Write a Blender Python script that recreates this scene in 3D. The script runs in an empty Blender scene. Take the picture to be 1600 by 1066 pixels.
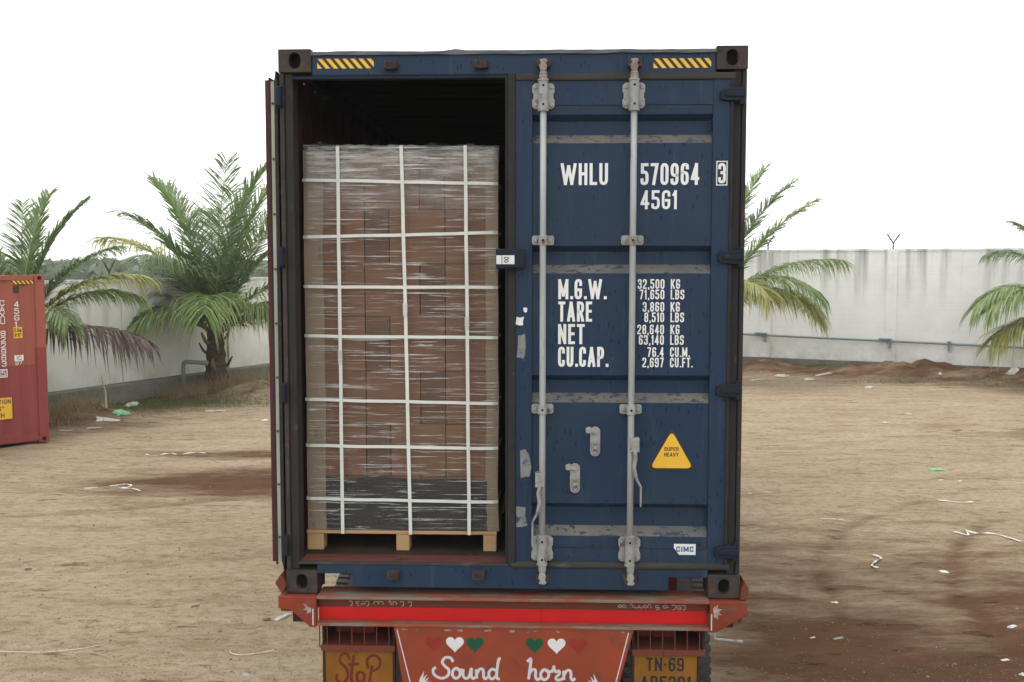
import bpy, math, random
from mathutils import Vector, Matrix, noise
R = math.radians
rng = random.Random(7)
sc = bpy.context.scene
COL = sc.collection

# ------------------------------------------------------------------ camera
cam_d = bpy.data.cameras.new('camera'); cam = bpy.data.objects.new('camera', cam_d); COL.objects.link(cam)
cam.location = (0.005, -5.546, 3.08); cam.rotation_euler = (R(90) - 0.07206, 0, 0)
cam_d.sensor_width = 36; cam_d.lens = 36 * 1646.35 / 1600; cam_d.clip_start = 0.05; cam_d.clip_end = 5000
sc.camera = cam
# ------------------------------------------------------------------ overcast sky
world = bpy.data.worlds.new('World'); sc.world = world; world.use_nodes = True
wn = world.node_tree.nodes; wl = world.node_tree.links; wn.clear()
sky = wn.new('ShaderNodeTexSky'); sky.sky_type = 'NISHITA'; sky.sun_disc = False
sky.sun_elevation = R(64); sky.sun_rotation = R(-37); sky.air_density = 1.0; sky.dust_density = 4.0
hs = wn.new('ShaderNodeHueSaturation'); hs.inputs['Saturation'].default_value = 0.12
bgs = wn.new('ShaderNodeBackground'); bgs.inputs['Strength'].default_value = 0.06
bgc = wn.new('ShaderNodeBackground'); bgc.inputs['Color'].default_value = (1.0, 1.0, 0.985, 1); bgc.inputs['Strength'].default_value = 1.25
add = wn.new('ShaderNodeAddShader'); wo = wn.new('ShaderNodeOutputWorld')
wl.new(sky.outputs[0], hs.inputs['Color']); wl.new(hs.outputs[0], bgs.inputs['Color'])
wl.new(bgs.outputs[0], add.inputs[0]); wl.new(bgc.outputs[0], add.inputs[1]); wl.new(add.outputs[0], wo.inputs['Surface'])
# ------------------------------------------------------------------ veiled sun
sun_d = bpy.data.lights.new('sun', 'SUN'); sun_d.energy = 1.0; sun_d.angle = R(30); sun_d.color = (1, 0.97, 0.92)
sun = bpy.data.objects.new('sun', sun_d); COL.objects.link(sun)
sun.rotation_euler = (R(26), 0, R(-143)); sun.location = (-6, 8, 14)
vs = sc.view_settings; vs.view_transform = 'Standard'; vs.look = 'None'; vs.exposure = 0.22; vs.gamma = 1.0
vs.use_curve_mapping = False
sc.cycles.max_bounces = 6; sc.cycles.diffuse_bounces = 3; sc.cycles.glossy_bounces = 2; sc.cycles.transmission_bounces = 2; sc.cycles.volume_bounces = 1; sc.cycles.transparent_max_bounces = 10

# ------------------------------------------------------------------ helpers
class MB:
    def __init__(s): s.v = []; s.f = []; s.m = []
    def add(s, vs_, fs, mi=0):
        b = len(s.v); s.v += [tuple(p) for p in vs_]; s.f += [tuple(i + b for i in f) for f in fs]; s.m += [mi] * len(fs); return s
    def box(s, x0, x1, y0, y1, z0, z1, mi=0):
        v = [(x, y, z) for z in (z0, z1) for y in (y0, y1) for x in (x0, x1)]
        return s.add(v, [(0, 2, 3, 1), (4, 5, 7, 6), (0, 1, 5, 4), (2, 6, 7, 3), (0, 4, 6, 2), (1, 3, 7, 5)], mi)
    def prism_y(s, poly, y0, y1, mi=0):           # polygon in x,z (counter-clockwise seen from -y) extruded in y
        n = len(poly); v = [(x, y0, z) for x, z in poly] + [(x, y1, z) for x, z in poly]
        f = [tuple(range(n)), tuple(range(2 * n - 1, n - 1, -1))] + [(i, i + n, (i + 1) % n + n, (i + 1) % n) for i in range(n)]
        return s.add(v, f, mi)
    def prism_x(s, poly, x0, x1, mi=0):           # polygon in y,z
        n = len(poly); v = [(x0, y, z) for y, z in poly] + [(x1, y, z) for y, z in poly]
        f = [tuple(range(n - 1, -1, -1)), tuple(range(n, 2 * n))] + [((i + 1) % n, (i + 1) % n + n, i + n, i) for i in range(n)]
        return s.add(v, [tuple(reversed(q)) for q in f], mi)
    def tube(s, pts, r, n=10, cap=True, mi=0, flat=1.0):
        pts = [Vector(p) for p in pts]; rs = r if isinstance(r, (list, tuple)) else [r] * len(pts)
        rings = []; ref = None
        for i, p in enumerate(pts):
            d = (pts[min(i + 1, len(pts) - 1)] - pts[max(i - 1, 0)]).normalized()
            if ref is None: ref = Vector((0, 0, 1)) if abs(d.z) < .9 else Vector((1, 0, 0))
            a = d.cross(ref).normalized(); b = a.cross(d).normalized(); ref = b
            rings.append([p + (a * math.cos(t) + b * flat * math.sin(t)) * rs[i] for t in [2 * math.pi * k / n for k in range(n)]])
        v = [q for ring in rings for q in ring]; f = []
        for i in range(len(pts) - 1):
            for k in range(n): f.append((i * n + k, i * n + (k + 1) % n, (i + 1) * n + (k + 1) % n, (i + 1) * n + k))
        if cap: f.append(tuple(range(n - 1, -1, -1))); f.append(tuple(range((len(pts) - 1) * n, len(pts) * n)))
        return s.add(v, f, mi)
    def disc_y(s, cx, cz, r, y0, y1, n=10, mi=0):
        return s.prism_y([(cx + r * math.cos(2 * math.pi * k / n), cz + r * math.sin(2 * math.pi * k / n)) for k in range(n)], y0, y1, mi)
    def sheet(s, P, mi=0):                        # P[i][j] grid of points
        n = len(P[0]); v = [q for row in P for q in row]
        return s.add(v, [(i * n + j, i * n + j + 1, (i + 1) * n + j + 1, (i + 1) * n + j) for i in range(len(P) - 1) for j in range(n - 1)], mi)
    def mesh(s, name):
        me = bpy.data.meshes.new(name); me.from_pydata(s.v, [], s.f); return me
    def build(s, name, mats, parent=None, smooth=False, bevel=0, loc=None):
        me = s.mesh(name); mats = mats if isinstance(mats, (list, tuple)) else [mats]
        for m in mats: me.materials.append(m)
        if len(mats) > 1: me.polygons.foreach_set('material_index', s.m)
        if smooth: me.polygons.foreach_set('use_smooth', [True] * len(me.polygons))
        me.update()
        o = bpy.data.objects.new(name, me); COL.objects.link(o)
        if parent is not None: o.parent = parent
        if loc: o.location = loc
        if bevel:
            md = o.modifiers.new('edges', 'BEVEL'); md.width = bevel; md.segments = 2; md.limit_method = 'ANGLE'; md.angle_limit = R(40)
        return o
def tag(o, label=None, cat=None, group=None, kind=None):
    if label: o['label'] = label
    if cat: o['category'] = cat
    if group: o['group'] = group
    if kind: o['kind'] = kind
    return o
def empty(name, loc, rz=0):
    o = bpy.data.objects.new(name, None); COL.objects.link(o); o.location = loc; o.rotation_euler = (0, 0, rz); o.empty_display_size = .2; return o
def copy(o, parent, loc=None):
    c = o.copy(); COL.objects.link(c); c.parent = parent
    if loc: c.location = loc
    return c

# ------------------------------------------------------------------ materials
def nt(name):
    m = bpy.data.materials.new(name); m.use_nodes = True; t = m.node_tree
    return m, t.nodes, t.links, t.nodes['Principled BSDF']
def tex(N, L, scale, stretch=(1, 1, 1), detail=5, rough=.6, rot=(0, 0, 0), kind='noise', off=(0, 0, 0)):
    tc = N.new('ShaderNodeTexCoord'); mp = N.new('ShaderNodeMapping')
    mp.inputs['Scale'].default_value = stretch; mp.inputs['Rotation'].default_value = rot; mp.inputs['Location'].default_value = off
    L.new(tc.outputs['Object'], mp.inputs['Vector'])
    if kind == 'noise':
        n = N.new('ShaderNodeTexNoise'); n.inputs['Detail'].default_value = detail; n.inputs['Roughness'].default_value = rough
    else:
        n = N.new('ShaderNodeTexVoronoi')
    n.inputs['Scale'].default_value = scale; L.new(mp.outputs[0], n.inputs['Vector']); return n
def ramp(N, L, src, a, b, lo=0., hi=1.):
    r = N.new('ShaderNodeMapRange'); r.inputs['From Min'].default_value = a; r.inputs['From Max'].default_value = b
    r.inputs['To Min'].default_value = lo; r.inputs['To Max'].default_value = hi; L.new(src, r.inputs['Value']); return r.outputs[0]
def mix(N, L, fac, a, b):
    m = N.new('ShaderNodeMix'); m.data_type = 'RGBA'
    if isinstance(fac, (int, float)): m.inputs[0].default_value = fac
    else: L.new(fac, m.inputs[0])
    for i, q in ((6, a), (7, b)):
        if isinstance(q, tuple): m.inputs[i].default_value = (*q, 1)
        else: L.new(q, m.inputs[i])
    return m.outputs[2]
def mul(N, L, a, b):
    m = N.new('ShaderNodeMath'); m.operation = 'MULTIPLY'
    for i, q in ((0, a), (1, b)):
        if isinstance(q, (int, float)): m.inputs[i].default_value = q
        else: L.new(q, m.inputs[i])
    return m.outputs[0]
def bump(N, L, P, h, strength=.3, dist=.01):
    b = N.new('ShaderNodeBump'); b.inputs['Strength'].default_value = strength; b.inputs['Distance'].default_value = dist
    L.new(h, b.inputs['Height']); L.new(b.outputs[0], P.inputs['Normal'])
def worn(name, base, second=None, wear=None, wear_amt=(.6, .68), scale=6, rough=.55, metal=0, wscale=18, stretch=(1, 1, 1), bmp=.15, grain=.0):
    m, N, L, P = nt(name)
    second = second or tuple(c * .6 for c in base)
    n1 = tex(N, L, scale, stretch); c = mix(N, L, ramp(N, L, n1.outputs['Fac'], .35, .7), base, second)
    if wear:
        n2 = tex(N, L, wscale, stretch, 8, .7, off=(3, 1, 7)); c = mix(N, L, ramp(N, L, n2.outputs['Fac'], *wear_amt), c, wear)
    L.new(c, P.inputs['Base Color']); P.inputs['Roughness'].default_value = rough; P.inputs['Metallic'].default_value = metal; P.inputs['Specular IOR Level'].default_value = .15 if rough > .5 else .35
    n3 = tex(N, L, scale * 9, (1, 1, 1), 6); bump(N, L, P, n3.outputs['Fac'], bmp, .004)
    return m
M = {}
def blue_paint():
    m, N, L, P = nt('blue_container_paint')
    n1 = tex(N, L, 2.2, (1, 1, .6)); c = mix(N, L, ramp(N, L, n1.outputs['Fac'], .35, .68), (.0155, .036, .076), (.022, .040, .070))
    n2 = tex(N, L, 5, (3, 3, .25), 6, .7, off=(5, 2, 1)); c = mix(N, L, ramp(N, L, n2.outputs['Fac'], .55, .8, 0, .45), c, (.09, .10, .11))   # dusty runs
    n4 = tex(N, L, 9, (1, 1, 1), 9, .75, off=(1, 8, 3)); c = mix(N, L, ramp(N, L, n4.outputs['Fac'], .66, .71, 0, .8), c, (.085, .058, .042))
    n6 = tex(N, L, 1, (16, 16, .9), 6, .7, off=(4, 1, 2)); c = mix(N, L, ramp(N, L, n6.outputs['Fac'], .64, .76, 0, .5), c, (.075, .062, .055))   # rust flecks
    v = tex(N, L, 1, (44, 44, 15), rot=(0, R(16), 0), kind='vor'); d = ramp(N, L, v.outputs['Distance'], .16, .24, 1, 0)                       # wet drop marks
    sx = N.new('ShaderNodeSeparateColor'); L.new(v.outputs['Color'], sx.inputs[0]); k = ramp(N, L, sx.outputs[0], .52, .54)
    c = mix(N, L, mul(N, L, mul(N, L, d, k), .85), c, (.007, .013, .036))
    L.new(c, P.inputs['Base Color']); P.inputs['Specular IOR Level'].default_value = .14
    L.new(ramp(N, L, n2.outputs['Fac'], .4, .7, .30, .60), P.inputs['Roughness'])
    n5 = tex(N, L, 2.6, (1, 1, 1), 3, .5); bump(N, L, P, n5.outputs['Fac'], .5, .03)
    return m
M['blue'] = blue_paint()
M['blue_dark'] = worn('dark_blue_frame_paint', (.009, .017, .034), (.014, .017, .024), (.055, .036, .028), (.60, .66), 5, .55)
M['rust'] = worn('rusty_casting_steel', (.062, .050, .045), (.036, .032, .032), (.11, .06, .042), (.54, .66), 12, .85, bmp=.8)
M['post_dark'] = worn('tarry_worn_post', (.028, .028, .03), (.035, .03, .028), (.10, .055, .04), (.6, .66), 9, .7, stretch=(1, 1, .3), bmp=.6)
M['roof_lip'] = worn('chipped_grey_blue_edge', (.16, .17, .17), (.06, .08, .11), (.22, .10, .06), (.58, .66), 14, .75, stretch=(.4, 1, 1))
M['rubber'] = worn('black_rubber', (.022, .023, .024), (.035, .034, .032), (.09, .08, .07), (.62, .75), 8, .75)
M['rubber_dusty'] = worn('dusty_rubber_seal', (.055, .053, .048), (.035, .035, .034), (.14, .125, .10), (.55, .75), 7, .85, stretch=(.3, 1, 1))
M['dust'] = None
def dust_mat():
    m, N, L, P = nt('dust_on_ledge')
    a = tex(N, L, 26, (1, 1, 2.2), 5, .6); f = ramp(N, L, a.outputs['Fac'], .56, .60)
    b = tex(N, L, 4, (1, 1, 1), 4); g = mix(N, L, ramp(N, L, b.outputs['Fac'], .35, .65), (.15, .14, .12), (.085, .088, .092))
    L.new(mix(N, L, f, g, (.03, .045, .072)), P.inputs['Base Color']); P.inputs['Roughness'].default_value = .9; return m
M['dust'] = dust_mat()
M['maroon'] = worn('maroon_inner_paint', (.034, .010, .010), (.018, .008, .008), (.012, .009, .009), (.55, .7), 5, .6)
M['ceil'] = worn('shade_darkened_ceiling_paint', (.007, .008, .009), (.009, .009, .009), None, scale=4, rough=.8)  # darkness of the closed interior is put into the ceiling colour
M['maroon_edge'] = worn('maroon_door_lining', (.085, .024, .028), (.06, .02, .022), (.14, .09, .085), (.68, .74), 6, .6, stretch=(1, 1, .3))
M['zinc'] = worn('galvanised_rod_steel', (.40, .42, .415), (.30, .32, .32), (.17, .125, .09), (.60, .69), 9, .5, .35, 16, (1, 1, .35), .25)
M['zinc_old'] = worn('dull_galvanised_steel', (.36, .37, .36), (.24, .245, .24), (.15, .09, .06), (.58, .66), 14, .6, .3, 22, (1, 1, 1), .35)
M['strip'] = worn('pale_seal_retainer', (.40, .40, .34), (.27, .27, .22), (.10, .09, .07), (.62, .7), 9, .7, stretch=(1, 1, .3))
M['bolt'] = worn('dark_bolt', (.11, .095, .08), (.06, .05, .045), None, scale=20, rough=.7)
M['hole'] = worn('hole_shade_black', (.012, .012, .012), None, None, rough=.9)  # near-black that stands for the shade inside holes
M['white_paint'] = worn('white_lettering', (.78, .80, .79), (.68, .71, .71), (.30, .33, .37), (.66, .73), 6, .6, wscale=22)
M['black_paint'] = worn('black_lettering', (.02, .02, .02), (.03, .03, .03), None)
M['yellow'] = worn('yellow_sticker', (.78, .47, .045), (.72, .42, .04), None, scale=5, rough=.45)
M['decal_dark'] = worn('dark_decal', (.022, .024, .022), (.03, .032, .03), None, scale=6, rough=.5)
M['sticker'] = worn('white_sticker', (.74, .76, .76), (.62, .64, .64), None, scale=9, rough=.5)
M['sticker_blue'] = worn('blue_print', (.02, .10, .30), (.02, .09, .26), None)
M['tape_grey'] = worn('grey_torn_tape', (.24, .25, .24), (.15, .17, .18), (.03, .06, .13), (.56, .6), 14, .7)
M['plank'] = worn('worn_container_floor', (.055, .036, .028), (.03, .022, .018), (.14, .05, .035), (.6, .68), 7, .8, stretch=(1, .4, 1), bmp=.6)
M['threshold'] = worn('scuffed_maroon_threshold', (.17, .05, .045), (.09, .04, .034), (.03, .026, .024), (.56, .64), 9, .75, stretch=(.4, 1, 1), bmp=.6)
M['red'] = worn('red_chassis_paint', (.24, .045, .024), (.165, .036, .02), (.11, .078, .06), (.56, .66), 5, .55, wscale=12)
M['red_chipped'] = worn('chipped_red_flange', (.27, .055, .032), (.20, .12, .08), (.19, .16, .125), (.48, .56), 9, .75, wscale=15, stretch=(.25, 1, 1), bmp=.5)
M['red_web'] = worn('dull_red_web', (.16, .038, .026), (.115, .045, .03), (.09, .06, .045), (.62, .7), 5, .65)
M['board'] = worn('orange_red_tail_panel', (.27, .048, .018), (.19, .036, .016), (.11, .04, .026), (.56, .72), 3.2, .5, wscale=5)
M['tape_red'] = worn('red_reflective_tape', (.55, .009, .011), (.46, .008, .010), (.45, .02, .02), (.66, .72), 4, .35)
M['flaky'] = worn('flaked_paint_patch', (.32, .29, .22), (.08, .07, .05), (.20, .06, .03), (.5, .58), 30, .85)
M['heart_white'] = worn('white_heart_paint', (.66, .66, .70), (.58, .58, .62), (.25, .12, .09), (.70, .74), 8, .6)
M['script'] = worn('lilac_white_script_paint', (.58, .57, .62), (.5, .49, .53), (.3, .1, .06), (.70, .76), 10, .6)
M['heart_green'] = worn('green_heart_paint', (.012, .085, .045), (.01, .065, .035), None, scale=8)
M['heart_red'] = worn('faded_red_heart_paint', (.225, .026, .022), (.25, .036, .022), None, scale=8)
M['plate_yellow'] = worn('grimy_yellow_plate', (.25, .11, .013), (.16, .075, .013), (.13, .085, .04), (.54, .66), 4, .6, wscale=7, stretch=(1.4, 1, .6))
M['stop_red'] = worn('faded_red_brush_paint', (.115, .018, .014), (.15, .035, .016), None, scale=9)
M['under'] = worn('grimy_underframe', (.045, .026, .022), (.03, .022, .02), (.08, .03, .022), (.55, .7), 6, .8)
M['lamp_red'] = worn('dusty_red_lens', (.16, .018, .018), (.10, .016, .016), None, rough=.35)
M['lamp_grey'] = worn('dusty_clear_lens', (.07, .085, .075), (.05, .06, .055), None, rough=.3)
M['tyre'] = worn('dusty_tyre_rubber', (.05, .048, .045), (.075, .068, .058), None, scale=9, rough=.9)
M['fan'] = worn('scuffed_white_motif_paint', (.42, .38, .36), (.28, .18, .15), (.2, .05, .03), (.5, .6), 22, .7)
M['tamil'] = worn('faded_white_brush_paint', (.40, .34, .32), (.30, .22, .2), (.16, .05, .04), (.6, .7), 20, .7)
M['carton'] = worn('kraft_carton', (.165, .093, .058), (.14, .078, .05), (.12, .067, .044), (.6, .7), 3, .75, stretch=(1, 1, 3))
M['carton_end'] = worn('kraft_carton_end', (.118, .070, .047), (.10, .06, .042), (.09, .053, .038), (.6, .7), 3, .75, stretch=(1, 1, 3))
M['cardboard'] = worn('tan_edge_board', (.235, .19, .132), (.2, .16, .112), (.15, .12, .085), (.6, .7), 3, .7, stretch=(1, 1, .25))
M['strap'] = worn('white_plastic_strap', (.66, .70, .66), (.58, .62, .585), None, scale=12, rough=.4)
M['buckle'] = worn('strap_seal_metal', (.55, .56, .54), (.42, .42, .40), None, rough=.35, metal=.6)
M['black_sheet'] = worn('black_plastic_sheet', (.014, .015, .016), (.022, .023, .025), None, scale=8, rough=.45, bmp=.6)
M['pine'] = worn('pallet_pine', (.46, .31, .155), (.38, .25, .13), (.22, .15, .09), (.6, .7), 5, .75, stretch=(.4, .4, 3))
def wrap_mat():
    m, N, L, P = nt('stretch_film')
    out = N['Material Output']; tr = N.new('ShaderNodeBsdfTransparent'); ms = N.new('ShaderNodeMixShader')
    P.inputs['Base Color'].default_value = (.78, .80, .80, 1); P.inputs['Roughness'].default_value = .16
    a = tex(N, L, 1, (2.4, 1, 120), 3, .6, rot=(0, R(.8), 0)); b = tex(N, L, 1, (5, 1, 42), 3, .6, off=(9, 2, 4), rot=(0, R(-1.6), 0))
    f1 = ramp(N, L, a.outputs['Fac'], .575, .64, 0, .85); f2 = ramp(N, L, b.outputs['Fac'], .60, .70, 0, .5)  # wrinkle highlights on the film, drawn as whiter streaks
    c = tex(N, L, 3.0, (1, 1, 1.4), 4, .6, off=(4, 4, 4)); patch = ramp(N, L, c.outputs['Fac'], .42, .66, .25, 1.0)
    tc = N.new('ShaderNodeTexCoord'); sp = N.new('ShaderNodeSeparateXYZ'); L.new(tc.outputs['Object'], sp.inputs[0])
    crease = tex(N, L, 1, (5, 1, 34), 5, .68, rot=(0, R(14), 0)); layers = ramp(N, L, sp.outputs['Z'], 2.0, 2.34, 0, 1)        # more turns of film round the top
    f3 = mul(N, L, layers, ramp(N, L, crease.outputs['Fac'], .42, .66, .16, .62))
    s1 = N.new('ShaderNodeMath'); s1.operation = 'MAXIMUM'; L.new(f1, s1.inputs[0]); L.new(f2, s1.inputs[1])
    s2 = N.new('ShaderNodeMath'); s2.operation = 'MULTIPLY_ADD'; L.new(s1.outputs[0], s2.inputs[0]); L.new(patch, s2.inputs[1]); L.new(f3, s2.inputs[2])
    s3 = N.new('ShaderNodeMath'); s3.operation = 'ADD'; s3.use_clamp = True; s3.inputs[1].default_value = .025; L.new(s2.outputs[0], s3.inputs[0])
    L.new(s3.outputs[0], ms.inputs[0]); L.new(tr.outputs[0], ms.inputs[1]); L.new(P.outputs[0], ms.inputs[2]); L.new(ms.outputs[0], out.inputs['Surface'])
    bump(N, L, P, a.outputs['Fac'], 1.0, .02)
    return m
M['film'] = wrap_mat()
def wall_mat(name, white, seed, zt, joint):
    m, N, L, P = nt(name)
    n0 = tex(N, L, .7, (1, 1, 1), 5, off=(seed, 0, 0)); c = mix(N, L, ramp(N, L, n0.outputs['Fac'], .35, .7), white, tuple(q * .86 for q in white))
    st = tex(N, L, 1, (2.6, 2.6, .16), 6, .62, off=(seed, 3, 0)); tc = N.new('ShaderNodeTexCoord'); sp = N.new('ShaderNodeSeparateXYZ'); L.new(tc.outputs['Object'], sp.inputs[0])
    top = ramp(N, L, sp.outputs['Z'], zt - 1.7, zt, 0, 1); s = mul(N, L, ramp(N, L, st.outputs['Fac'], .47, .66), top)                  # rain stains run down from the coping
    c = mix(N, L, mul(N, L, s, .85), c, (.24, .25, .235))
    sp2 = tex(N, L, 1.3, (1, 1, .8), 6, .65, off=(seed + 5, 0, 2)); low = ramp(N, L, sp.outputs['Z'], 1.0, .3, 0, 1)                      # splash dirt along the foot
    c = mix(N, L, mul(N, L, mul(N, L, ramp(N, L, sp2.outputs['Fac'], .42, .66), low), .7), c, (.33, .27, .16))
    br = N.new('ShaderNodeTexBrick'); br.inputs['Scale'].default_value = 1; br.inputs['Brick Width'].default_value = .42; br.inputs['Row Height'].default_value = .2
    br.inputs['Mortar Size'].default_value = .012; br.inputs['Mortar Smooth'].default_value = .6
    cm = N.new('ShaderNodeCombineXYZ'); L.new(sp.outputs['X'], cm.inputs[0]); L.new(sp.outputs['Z'], cm.inputs[1]); L.new(cm.outputs[0], br.inputs['Vector'])
    c = mix(N, L, mul(N, L, br.outputs['Fac'], joint), c, (.45, .45, .42))
    L.new(c, P.inputs['Base Color']); P.inputs['Roughness'].default_value = .9
    h = N.new('ShaderNodeMath'); h.operation = 'SUBTRACT'; n9 = tex(N, L, 9, (1, 1, 1), 6); L.new(n9.outputs['Fac'], h.inputs[0]); L.new(mul(N, L, br.outputs['Fac'], joint * 9), h.inputs[1])
    bump(N, L, P, h.outputs[0], .35, .012); return m
M['wall_r'] = wall_mat('whitewashed_block_wall', (.86, .875, .86), 0, 3.5, .06)
M['wall_l'] = wall_mat('greyed_whitewash', (.74, .745, .70), 11, 2.75, .015)
M['plinth'] = worn('mossy_concrete_plinth', (.19, .19, .165), (.11, .115, .095), (.28, .27, .24), (.58, .7), 2.5, .95, bmp=.6)
M['pipe'] = worn('grey_blue_pvc_pipe', (.23, .28, .31), (.18, .22, .24), (.20, .13, .08), (.64, .72), 3, .5)
M['iron'] = worn('rusty_angle_iron', (.13, .085, .065), (.07, .05, .045), None, rough=.8)
M['wire'] = worn('barbed_wire_steel', (.25, .25, .25), None, None, rough=.5, metal=.5)
def red_box():
    m, N, L, P = nt('weathered_red_container_paint')
    tc = N.new('ShaderNodeTexCoord'); sp = N.new('ShaderNodeSeparateXYZ'); L.new(tc.outputs['Object'], sp.inputs[0])
    n1 = tex(N, L, 1.6, (2, 2, .5)); old = mix(N, L, ramp(N, L, n1.outputs['Fac'], .35, .7), (.33, .085, .05), (.27, .066, .042))
    new = mix(N, L, ramp(N, L, n1.outputs['Fac'], .35, .7), (.26, .042, .036), (.2, .032, .03))
    st = N.new('ShaderNodeMath'); st.operation = 'GREATER_THAN'; st.inputs[1].default_value = -.2; L.new(sp.outputs['X'], st.inputs[0])
    lim = N.new('ShaderNodeMath'); lim.operation = 'MULTIPLY_ADD'; lim.inputs[1].default_value = .29; lim.inputs[2].default_value = 1.355; L.new(st.outputs[0], lim.inputs[0])
    lt = N.new('ShaderNodeMath'); lt.operation = 'LESS_THAN'; L.new(sp.outputs['Z'], lt.inputs[0]); L.new(lim.outputs[0], lt.inputs[1])   # repainted lower band
    c = mix(N, L, lt.outputs[0], old, new)
    n2 = tex(N, L, 7, (1, 1, .5), 8, .7, off=(2, 2, 2)); c = mix(N, L, ramp(N, L, n2.outputs['Fac'], .66, .71), c, (.14, .07, .05))
    L.new(c, P.inputs['Base Color']); P.inputs['Roughness'].default_value = .6; return m
M['redbox'] = red_box()
def leaf_mat(name, a, b):
    m, N, L, P = nt(name)
    n = tex(N, L, 2.5, (1, 1, 1), 3); c = mix(N, L, ramp(N, L, n.outputs['Fac'], .35, .65), a, b)
    L.new(c, P.inputs['Base Color']); P.inputs['Roughness'].default_value = .45
    tl = N.new('ShaderNodeBsdfTranslucent'); L.new(c, tl.inputs['Color']); ms = N.new('ShaderNodeMixShader'); ms.inputs[0].default_value = .42
    L.new(P.outputs[0], ms.inputs[1]); L.new(tl.outputs[0], ms.inputs[2]); L.new(ms.outputs[0], N['Material Output'].inputs['Surface']); return m
M['leaf'] = leaf_mat('palm_leaf_green', (.16, .25, .085), (.20, .29, .11))
M['leaf_dark'] = leaf_mat('palm_leaf_deep_green', (.12, .20, .075), (.16, .235, .095))
M['leaf_light'] = leaf_mat('palm_leaf_light_green', (.25, .33, .10), (.19, .29, .10))
M['leaf_yellow'] = leaf_mat('palm_leaf_yellowing', (.38, .36, .10), (.25, .29, .09))
M['leaf_dead'] = leaf_mat('palm_leaf_dead', (.15, .10, .085), (.105, .07, .062))
M['rachis'] = worn('palm_leaf_rib', (.28, .30, .11), (.20, .23, .09), None, scale=4)
M['rachis_dead'] = worn('dry_palm_rib', (.17, .12, .09), (.12, .085, .07), None, scale=4)
M['trunk'] = worn('fibrous_palm_trunk', (.14, .105, .08), (.075, .055, .045), (.22, .18, .14), (.58, .7), 6, .95, stretch=(1, 1, 2.5), bmp=.9)
M['grass'] = leaf_mat('short_grass', (.09, .15, .04), (.14, .17, .06))
M['straw'] = leaf_mat('dry_grass', (.40, .31, .17), (.32, .24, .13))
M['far_leaf'] = leaf_mat('far_foliage', (.08, .13, .07), (.11, .15, .08))
M['plastic_white'] = worn('white_plastic_litter', (.56, .56, .53), (.36, .35, .32), None, scale=14, rough=.45)
M['plastic_clear'] = worn('milky_plastic_litter', (.40, .40, .37), (.28, .27, .24), None, scale=20, rough=.3)
M['plastic_green'] = worn('green_plastic_litter', (.12, .40, .20), (.16, .45, .25), None, scale=20, rough=.4)
M['plastic_teal'] = worn('teal_plastic_litter', (.05, .12, .10), (.3, .34, .32), None, scale=20, rough=.4)
M['stone'] = worn('pale_pebble', (.30, .26, .20), (.20, .17, .13), None, scale=30, rough=.95)
M['clod'] = worn('earth_clod', (.21, .15, .095), (.15, .10, .066), None, scale=30, rough=.95)
M['rock'] = worn('dark_stone', (.14, .125, .11), (.09, .08, .07), None, scale=20, rough=.95)
M['twig'] = worn('dry_twig', (.42, .33, .20), (.32, .24, .15), None, scale=20, rough=.9)
M['brown_scrap'] = worn('brown_scrap_material', (.20, .09, .05), (.15, .07, .045), None, scale=20, rough=.9)
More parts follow.
